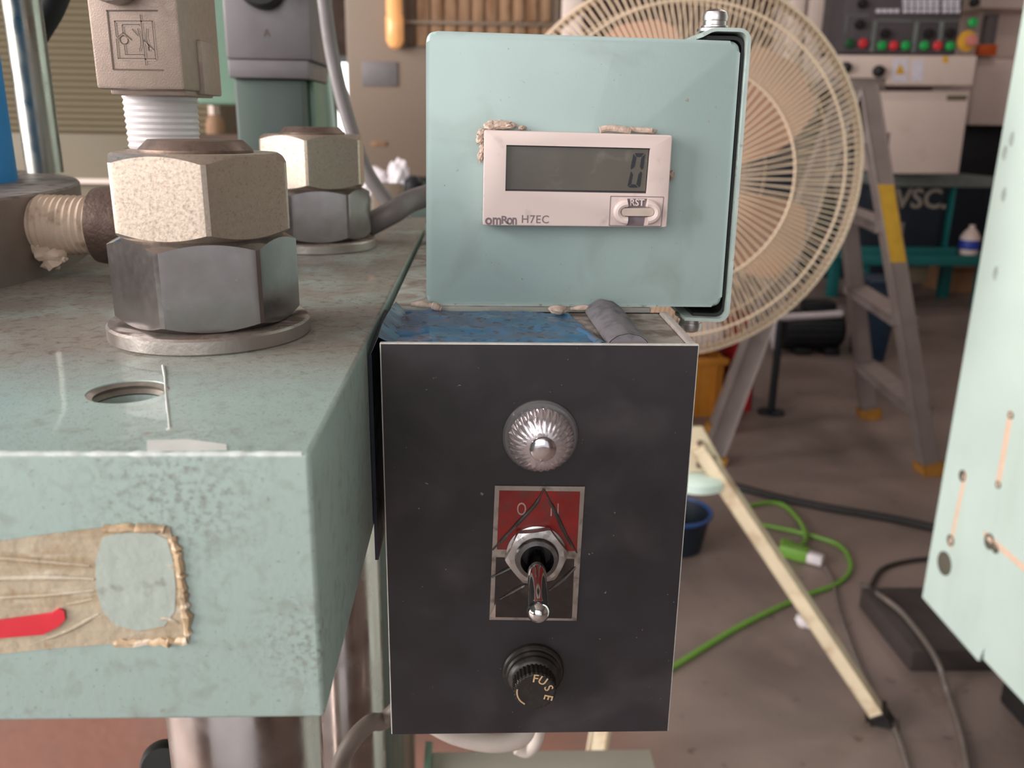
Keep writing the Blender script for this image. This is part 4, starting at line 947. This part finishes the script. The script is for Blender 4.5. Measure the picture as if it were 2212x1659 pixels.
part(gc, 'plinth', B().box((pq.x-.01, pq.y, 0), (1.24, pw.y-.02, .05), .004), M['plinth'], 'low dark plinth')
def onp(x, y, d=0): return U(x, y, X=XP-d)
for p, q, wd in (((2184, 888), (2155, 1052), .012), ((2086, 1020), (2052, 1182), .009), ((2126, 1152), (2240, 1252), .010)):
    a, b_ = onp(*p, .5), onp(*q, .5); d = (b_-a); nn = Vector((1, 0, 0)).cross(d.normalized())
    part(gc, 'bare_streak', B().obox((a+b_)/2, d/2, nn*wd/2, Vector((.0006, 0, 0))), M['peach'], 'streak of bare filler')
for x, y, r in ((2183, 897, .006), (2156, 1047, .006), (2079, 1028, .010), (2053, 1167, .010), (2137, 1170, .013), (2150, 1185, .008)):
    part(gc, 'drilled_hole', B().lathe(onp(x, y, 1.2), (-1, 0, 0), [(r, -.001), (r, .0008), (r*.7, .0009), (r*.6, -.0005)], 20), M['hole'])
part(gc, 'plug', B().lathe(onp(2040, 1217, 1), (-1, 0, 0), [(.021, -.001), (.021, .0012), (.018, .0016)], 28), M['hole'], 'grey round plug')
for x, y in ((2170, 330), (2168, 420), (2150, 590), (2185, 300)):
    part(gc, 'paint_chip', B().blob(onp(x, y, .3), .0004, .006, .011, .3), M['film_clear'])

# ------------------------------------------------------------------ floor cords
def cord(name, pts, r, m, label, cat='cord', z=None):
    return solo(name, B().tube([U(x, y, Z=FLOOR + (z if z else r*1000)) for x, y in pts], r, 10, 7), m, label, cat)
gcd = thing('extension_cord', 'bright green extension cord looped on the floor with a green socket', 'cord', U(1700, 1190, Z=FLOOR))
part(gcd, 'cable', B().tube([U(x, y, Z=FLOOR+6+zz) for x, y, zz in ((1380, 1485, 0), (1458, 1438, 0), (1600, 1352, 0), (1730, 1290, 0), (1810, 1260, 0), (1838, 1225, 0), (1815, 1180, 0), (1745, 1155, 0), (1670, 1138, 4), (1620, 1128, 0), (1600, 1105, 0), (1640, 1088, 0), (1690, 1090, 0), (1730, 1130, 8), (1740, 1165, 4), (1722, 1185, 4))], .0058, 10, 7), M['cord_green'])
part(gcd, 'socket', B().obox(U(1716, 1192, Z=FLOOR+18), Vector((.03, -.02, 0)), Vector((.011, .016, 0)), FZ*.016, .006).obox(U(1702, 1180, Z=FLOOR+18), Vector((.012, .004, 0)), Vector((-.005, .02, 0)), FZ*.014, .005), M['cord_green'], 'green socket end')
wcd = thing('power_cord', 'thin grey power cord with a white plug running from the green socket', 'cord', U(1760, 1208, Z=FLOOR))
part(wcd, 'cable', B().tube([U(x, y, Z=FLOOR+5) for x, y in ((1772, 1212), (1797, 1250), (1810, 1310), (1840, 1400), (1880, 1490), (1925, 1560), (1950, 1620), (1972, 1700))], .0042, 10, 7), M['cord_grey'])
part(wcd, 'plug', B().obox(U(1756, 1205, Z=FLOOR+17), Vector((.020, -.015, 0)), Vector((.008, .011, 0)), FZ*.013, .005), M['white_plastic'], 'white plug')
cord('power_cord', ((2030, 1205), (1960, 1212), (1905, 1230), (1882, 1268), (1876, 1296)), .0055, M['cord_dark'], 'dark cord curving out from under the mint green cabinet')
solo('power_cord', B().tube([U(x, y, Z=FLOOR+zz) for x, y, zz in ((1862, 1262, 6), (1888, 1278, 40), (1910, 1292, 60), (1950, 1325, 59), (2000, 1388, 60), (2030, 1440, 50), (2048, 1500, 8), (2075, 1580, 6), (2095, 1680, 6))], .0055, 10, 7), M['cord_grey'], 'grey cord lying over the low dark plinth of the mint green cabinet', 'cord')
cord('air_hose', ((1580, 1048), (1680, 1074), (1780, 1095), (1880, 1112), (1960, 1127), (2040, 1145)), .011, M['rubber'], 'thick black hose lying across the floor behind the green cord', 'hose')
solo('paper_scrap', B().blob(U(1742, 1340, Z=FLOOR+14), .022, .02, .014, .5, 2.5, 3, 3), M['white_plastic'], 'crumpled white scrap beside the fan leg', 'scrap')
jb = thing('cable_basket', 'dark blue plastic basket on the floor behind the black box', 'basket', U(1470, 1180, Z=FLOOR))
c0 = U(1455, 1180, Z=FLOOR)
part(jb, 'bowl', B().lathe(c0, (0, 0, 1), [(.05, 0), (.07, .004), (.085, .09), (.09, .1), (.082, .1), (.066, .01), (.02, .008)], 32), M['navy'])
part(jb, 'rim', B().tube([c0 + Vector((.088*math.cos(t), .088*math.sin(t), .1)) for t in [i*math.pi/16 for i in range(32)]], .005, 8, 0, True), mat('basket_rim_blue', '2f4f8a', .5))

# ------------------------------------------------------------------ things on the floor further back
def crate(name, x0, x1, y0, y1, m, label, dep=.25, ribs=3):
    """slatted open crate from its pixel rectangle, standing on the floor"""
    a, b = U(x0, y1, Z=FLOOR), U(x1, y1, Z=FLOOR); h = U(x0, y0, Y=a.y*1000).z
    t = thing(name, label, 'crate', Vector(((a.x+b.x)/2, a.y+dep/2, 0))); X0, X1, Y0, Y1 = a.x, b.x, a.y, a.y+dep; w_ = .006
    part(t, 'base', B().box((X0, Y0, 0), (X1, Y1, .012)), m)
    for p, q in (((X0, Y0), (X1, Y0+w_)), ((X0, Y1-w_), (X1, Y1)), ((X0, Y0), (X0+w_, Y1)), ((X1-w_, Y0), (X1, Y1))):
        part(t, 'side', B().box((p[0], p[1], .01), (q[0], q[1], h), .001), m)
    for i in range(ribs):
        xx = X0 + (X1-X0)*(i+.5)/ribs; part(t, 'rib', B().box((xx-.006, Y0-.008, .01), (xx+.006, Y0+.001, h)), m)
    part(t, 'rim', B().box((X0-.01, Y0-.014, h-.02), (X1+.01, Y0+.002, h+.004), .002), m)
    return t
crate('orange_crate', 1440, 1556, 775, 900, M['orange'], 'orange plastic crate on the floor behind the fan leg')
zc_ = U(1440, 775, Y=U(1440, 900, Z=FLOOR).y*1000).z + .004
solo('white_bag', B().blob(Vector((U(1522, 735, Y=3150).x, 3.15, zc_+.062)), .075, .06, .062, .3, 1.8, 4, 5), M['rag'], 'white crumpled bag on top of the orange crate', 'bag')
crate('red_crate', 1566, 1622, 690, 888, M['red'], 'tall red plastic crate next to the orange crate')
sp = U(1665, 892, Z=FLOOR)
ps = thing('stand_post', 'thin black upright stand beside the red crate', 'stand', sp)
part(ps, 'post', B().lathe(sp, (0, 0, 1), [(.014, .01), (.014, .34), (.011, .36)], 16), M['motor'])
part(ps, 'foot_plate', B().lathe(sp, (0, 0, 1), [(.05, 0), (.05, .008), (.02, .014)], 24), M['motor'])
mo = U(1770, 772, Z=FLOOR)
mt = thing('electric_motor', 'dark electric motor with cooling fins and a pale pipe on top near the ladder', 'motor', mo)
ya = mo.y + .12
part(mt, 'housing', B().lathe(Vector((mo.x-.16, ya, .11)), (1, 0, 0), [(.05, 0), (.09, .01), (.095, .03), (.095, .27), (.08, .29), (.05, .30)], 40, lambda k, i: 1 + (.04 if i % 2 and 0 < k < 5 else 0)), M['motor'])
part(mt, 'mounting_foot', B().box((mo.x-.1, ya-.09, 0), (mo.x-.03, ya+.09, .035), .004), M['motor'])
part(mt, 'mounting_foot', B().box((mo.x+.04, ya-.09, 0), (mo.x+.11, ya+.09, .035), .004), M['motor'])
part(mt, 'terminal_box', B().box((mo.x-.06, ya-.06, .19), (mo.x+.08, ya+.05, .25), .006), M['motor'])
pa, pb = U(1690, 686, Y=3960), U(1818, 678, Y=3960)
part(mt, 'pipe', B().tube([pa, pb], .017, 14, 0).tube([pa + Vector((-.02, 0, .0)), pa + Vector((-.03, 0, -.07)), pa + Vector((-.01, 0, -.15))], .022, 12, 5), M['white_plastic'], 'pale pipe')
a, b_ = U(1872, 782, Z=FLOOR), U(1918, 782, Z=FLOOR)
nb = thing('navy_bin', 'dark blue bin standing on the floor behind the ladder', 'bin', a)
hh = U(1872, 610, Y=a.y*1000).z
part(nb, 'body', B().prism([Vector((a.x, a.y, 0)), Vector((b_.x-.02, a.y, 0)), Vector((b_.x+.02, a.y, hh)), Vector((a.x-.02, a.y, hh))], Vector((0, .2, 0)), .004), M['blue_base'])
part(nb, 'rim', B().box((a.x-.03, a.y-.008, hh-.015), (b_.x+.03, a.y+.21, hh+.006), .003), M['blue_base'])
a, b_ = U(2036, 632, Z=FLOOR), U(2140, 655, Z=FLOOR)
cbx = thing('cardboard_box', 'brown cardboard box on the floor under the teal bench end', 'box', a)
hh = U(2040, 585, Y=a.y*1000).z
part(cbx, 'carton', B().box((a.x, a.y, 0), (a.x+.42, a.y+.3, max(.12, hh)), .004), M['cardboard'])
part(cbx, 'flap', B().obox(Vector((a.x+.2, a.y-.04, max(.12, hh)+.015)), Vector((.19, 0, 0)), Vector((0, .05, -.018)), FZ*.002), M['cardboard'])

# ------------------------------------------------------------------ teal bench under the console
YT = 5000
tbn = thing('teal_bench', 'dark workbench with teal frame and pale capital letters below the console', 'workbench', Vector((2.3, 5.2, 0)))
def rect(parent, name, x0, y0, x1, y1, Y, dep, m, bev=.004, lab=None):
    a, b = U(x0, y1, Y=Y), U(x1, y0, Y=Y); zl = U((x0+x1)/2, y1, Y=Y).z; zh = U((x0+x1)/2, y0, Y=Y).z
    return part(parent, name, B().box((a.x, Y/1000, zl), (b.x, Y/1000+dep, zh), bev), m, lab)
rect(tbn, 'panel', 1862, 404, 2042, 548, YT, .4, M['navy'])
rect(tbn, 'frame_post', 2040, 402, 2068, 552, YT-20, .06, M['teal'])
rect(tbn, 'frame_rail', 1856, 534, 2068, 552, YT-25, .06, M['teal'])
rect(tbn, 'lower_shelf', 1852, 552, 2150, 574, YT-60, .5, M['teal'], lab='teal lower shelf')
rect(tbn, 'top_shelf', 1900, 380, 2150, 404, YT-40, .5, M['shelf_grey'], lab='grey top shelf')
for x in (1858, 2120):
    a = U(x, 570, Y=YT)
    part(tbn, 'leg', B().box((a.x, 4.99, 0), (a.x+.06, 5.05, a.z+.02), .003), M['teal'])
    part(tbn, 'leg', B().box((a.x, 5.4, 0), (a.x+.06, 5.46, a.z+.02), .003), M['teal'])
part(tbn, 'lettering', text(B(), 'VSC.', U(1990, 431, Y=YT-4), .155, FX, FZ, .003, .02, sx=1.0), M['vletter'], 'pale VSC lettering')
lb = U(1985, 611, Y=5050)
rect(tbn, 'under_block', 1962, 574, 2008, 612, 5050, .2, M['beige2'])
a = U(2085, 512, Y=4960)
sl = thing('bottle', 'pale spray bottle with a blue band on the teal bench', 'bottle', U(2078, 552, Y=4990))
b0 = U(2090, 552, Y=5010); b0.z = U(2001, 552, Y=YT-60).z + .001
part(sl, 'bottle_body', B().lathe(b0, (0, 0, 1), [(.05, 0), (.055, .01), (.055, .10), (.03, .14), (.016, .15), (.016, .17)], 24), M['cream'])
part(sl, 'band', B().lathe(b0 + FZ*.03, (0, 0, 1), [(.0555, 0), (.0565, .004), (.0565, .05), (.0555, .054)], 24), mat('blue_band', '2a3f9a', .4))
rd = U(2110, 380, Y=5100)

# ------------------------------------------------------------------ machining centre with control console
YK = 4700
mc = thing('machining_center', 'cream machining centre with a charcoal control console', 'machine', Vector((2.2, 5.5, 0)))
rect(mc, 'column', 1722, -260, 1822, 250, 5300, .6, M['cream'], .01)
rect(mc, 'column_edge', 1716, -260, 1734, 250, 5280, .05, M['cream'], .01)
cb0 = U(1716, 262, Y=5300)
part(mc, 'machine_base', B().box((cb0.x, 6.1, 0), (4.6, 7.0, cb0.z+.1), .01), M['navy'])
rect(mc, 'right_cabinet', 2092, 128, 2330, 272, 5250, .5, M['cream'], .01)
rect(mc, 'right_upper_panel', 2118, -260, 2330, 20, 5350, .4, M['cream'], .01)
rect(mc, 'right_rear_panel', 2100, -20, 2330, 128, 5500, .3, M['cream'], .01)
rect(mc, 'grey_door', 2122, 30, 2160, 118, 5400, .05, M['sol_grey'], .004)
rect(mc, 'orange_block', 2116, 96, 2156, 120, 5200, .06, M['orange_dark'], .004, 'orange block')
rect(mc, 'dark_recess', 2068, 272, 2330, 380, 5500, .1, M['motor'], .004)
# pedestal: tapered box
pk = [U(1900, 196, Y=YK-10), U(2097, 196, Y=YK-10), U(2072, 376, Y=YK-10), U(1926, 376, Y=YK-10)]
part(mc, 'pedestal', B().prism(pk, Vector((0, .35, 0)), .012, 2), M['cream'], 'tapered cream pedestal')
part(mc, 'pedestal_label', B().prism([U(x, y, Y=YK-13) for x, y in ((2046, 206), (2090, 206), (2087, 217), (2046, 217))], Vector((0, .003, 0))), M['beige2'])
part(mc, 'bezel', B().prism([U(x, y, Y=YK-60) for x, y in ((1812, 118), (2112, 120), (2102, 186), (1830, 184))], Vector((0, .42, 0)), .01, 2), M['cream'], 'cream console chin')
cn = rect(mc, 'console', 1814, -260, 2122, 117, YK-40, .30, M['console'], .008, 'charcoal control console')
yk = YK - 42
def btn(x, y, r, m, nm, pro=.02, prof=None):
    c = U(x, y, Y=yk); k = YK/FPX/1000
    return part(cn, nm, B().lathe(c, (0, -1, 0), prof or [(r*k, -.002), (r*k, pro*.7), (r*k*.75, pro), (r*k*.2, pro*1.05)], 18), m)
for x, y in ((1861, 8), (1855, 53), (1910, 73), (2004, 73), (2051, 72), (2103, 6)): btn(x, y, 9, M['knob'], 'selector_knob', .03)
for x, y, c in ((1834, 94, 'btn_dgreen'), (1863, 94, 'btn_red'), (1904, 99, 'btn_green'), (1929, 99, 'btn_red'), (1955, 99, 'btn_green'), (1995, 99, 'btn_green'), (2024, 99, 'btn_red'), (2051, 100, 'btn_green'), (2100, 49, 'btn_green')):
    btn(x, y, 9, M[c], 'push_button')
es = btn(2088, 89, 20, M['estop_ring'], 'emergency_ring', .01)
c = U(2094, 88, Y=yk-14); part(cn, 'emergency_stop', B().lathe(c, (0, -1, 0), [(.018, -.01), (.028, .02), (.026, .03), (.008, .034)], 24), M['estop'], 'red mushroom stop button')
kx = [1897+13*i for i in range(4)] + [1955+13.5*i for i in range(6)] + [2040+13.5*i for i in range(3)]
k0 = None
for row, y in enumerate((3, 13, 24)):
    for i, x in enumerate(kx):
        if row < 2 and i < 4: continue
        m = M['key_yellow'] if (x > 2040 and x < 2050 and row == 1) else M['key']
        a, b_ = U(x-5, y+4, Y=yk), U(x+5, y-4, Y=yk)
        part(cn, 'key', B().box((a.x, yk/1000-.008, a.z), (b_.x, yk/1000+.004, b_.z)), m, smooth=False)
for x0, y0, x1, y1 in ((1886, 44, 1970, 112), (1976, 44, 2028, 112), (2030, 44, 2074, 112), (1828, 32, 1876, 70)):
    for (p, q) in (((x0, y0), (x1, y0+1.5)), ((x0, y0), (x0+1.5, y1))):
        a, b_ = U(p[0], q[1], Y=yk), U(q[0], p[1], Y=yk); part(cn, 'panel_line', B().box((a.x, yk/1000-.002, a.z), (b_.x, yk/1000+.003, b_.z)), M['shelf_grey'], smooth=False)
yz = YK - 62
tri = [U(x, y, Y=yz) for x, y in ((1944, 137), (1956, 160), (1934, 160))]
part(mc, 'hazard_label', B().prism([U(x, y, Y=yz) for x, y in ((1928, 126), (1962, 126), (1960, 176), (1928, 176))], Vector((0, .003, 0))), M['key'], 'white hazard label')
part(mc, 'hazard_triangle', B().prism([p + Vector((0, -.001, 0)) for p in tri], Vector((0, .003, 0))), M['key_yellow'], 'yellow hazard triangle')
part(mc, 'notice_label', B().prism([U(x, y, Y=yz) for x, y in ((1972, 130), (1996, 130), (1994, 176), (1970, 176))], Vector((0, .003, 0))), M['key'])
part(mc, 'small_tag', B().prism([U(x, y, Y=yz) for x, y in ((2036, 122), (2048, 122), (2048, 136), (2038, 136))], Vector((0, .003, 0))), M['key_yellow'])
for x, y, r in ((1826, 146, .028), (1897, 154, .03)):
    part(mc, 'handle_knob', B().lathe(U(x, y, Y=yz), (0, -1, 0), [(r, -.002), (r, .01), (r*.8, .03), (r*.3, .04)], 20), M['knob'])

# ------------------------------------------------------------------ beige cabinet behind the counter box
YG = 2600
bc = thing('beige_cabinet', 'tall beige electrical cabinet with rusty louvres behind the counter box', 'cabinet', Vector((-.2, 2.8, 0)))
a, b_ = U(758, 382, Y=YG), U(1200, -200, Y=YG)
part(bc, 'cabinet_body', B().box((a.x, 2.6, a.z), (b_.x+.02, 3.1, b_.z), .008), M['beige'])
part(bc, 'plinth', B().box((a.x+.03, 2.66, 0), (b_.x, 3.05, a.z+.002), .004), M['green_dark'], 'dark green plinth')
rect(bc, 'corner_post', 1200, -200, 1268, 500, YG-8, .3, M['cream'], .006, 'pale corner post')
# louvre opening: frame and rusty slats
rect(bc, 'louvre_backing', 868, -200, 1198, 102, YG-3, .02, M['rust'])
for x in [872+30*i for i in range(11)]:
    rect(bc, 'slat', x, -200, x+23, 47, YG-10, .012, M['rust'] if x > 900 else M['brown'], .002)
    rect(bc, 'slat', x, 54, x+23, 100, YG-10, .012, M['rust'] if x > 900 else M['brown'], .002)
rect(bc, 'crossbar', 866, 46, 1200, 55, YG-16, .02, M['beige'])
rect(bc, 'frame_bar', 862, -200, 872, 104, YG-14, .02, M['beige'])
rect(bc, 'label_sheet', 783, 133, 858, 186, YG-4, .006, M['sol_grey'], .001, 'faded paper label')
rect(bc, 'rust_stain', 802, 306, 836, 316, YG-2, .004, M['rust'], .001)
ac = U(852, 40, Y=YG-30)
part(bc, 'amber_lamp', B().lathe(Vector((ac.x, ac.y, U(852, 106, Y=YG-30).z)), (0, 0, 1), [(.004, 0), (.016, .006), (.024, .022), (.0245, .08), (.022, .085), (.022, .19), (.018, .2)], 28), M['amber'], 'amber beacon lamp')
# white rags and dark tray beyond the plate
tr = thing('parts_trolley', 'low dark trolley beyond the press plate', 'trolley', Vector((-.2, 2.0, 0)))
zt_ = U(830, 432, Y=1700).z
part(tr, 'tray', B().box((-.45, 1.62, zt_-.03), (.25, 2.2, zt_), .004), M['green_dark'])
for x in (-.42, .2):
    for y in (1.66, 2.15): part(tr, 'leg', B().box((x-.015, y-.015, 0), (x+.015, y+.015, zt_-.029), .002), M['green_dark'])
for i, (x, y, s, lab) in enumerate(((806, 420, .036, 'white crumpled rag on the trolley beside the grey hose end'), (862, 410, .020, 'upright white cloth bundle on the dark trolley'), (792, 455, .028, 'flat white rag at the trolley front edge'))):
    c = U(x, y, Y=(1800, 1780, 1680)[i]); hh = (.026, .034, .014)[i]
    solo('white_rag', B().blob(Vector((c.x, c.y, zt_+hh*1.15)), s, s*.8, hh, .35, 2.2, 4, i+2), M['rag'], lab, 'rag')
solo('black_canister', B().lathe(Vector((U(893, 400, Y=1760).x, 1.76, zt_)), (0, 0, 1), [(.018, 0), (.019, .006), (.019, .03), (.012, .038), (.008, .042)], 24), M['motor'], 'small black canister on the dark trolley', 'canister')
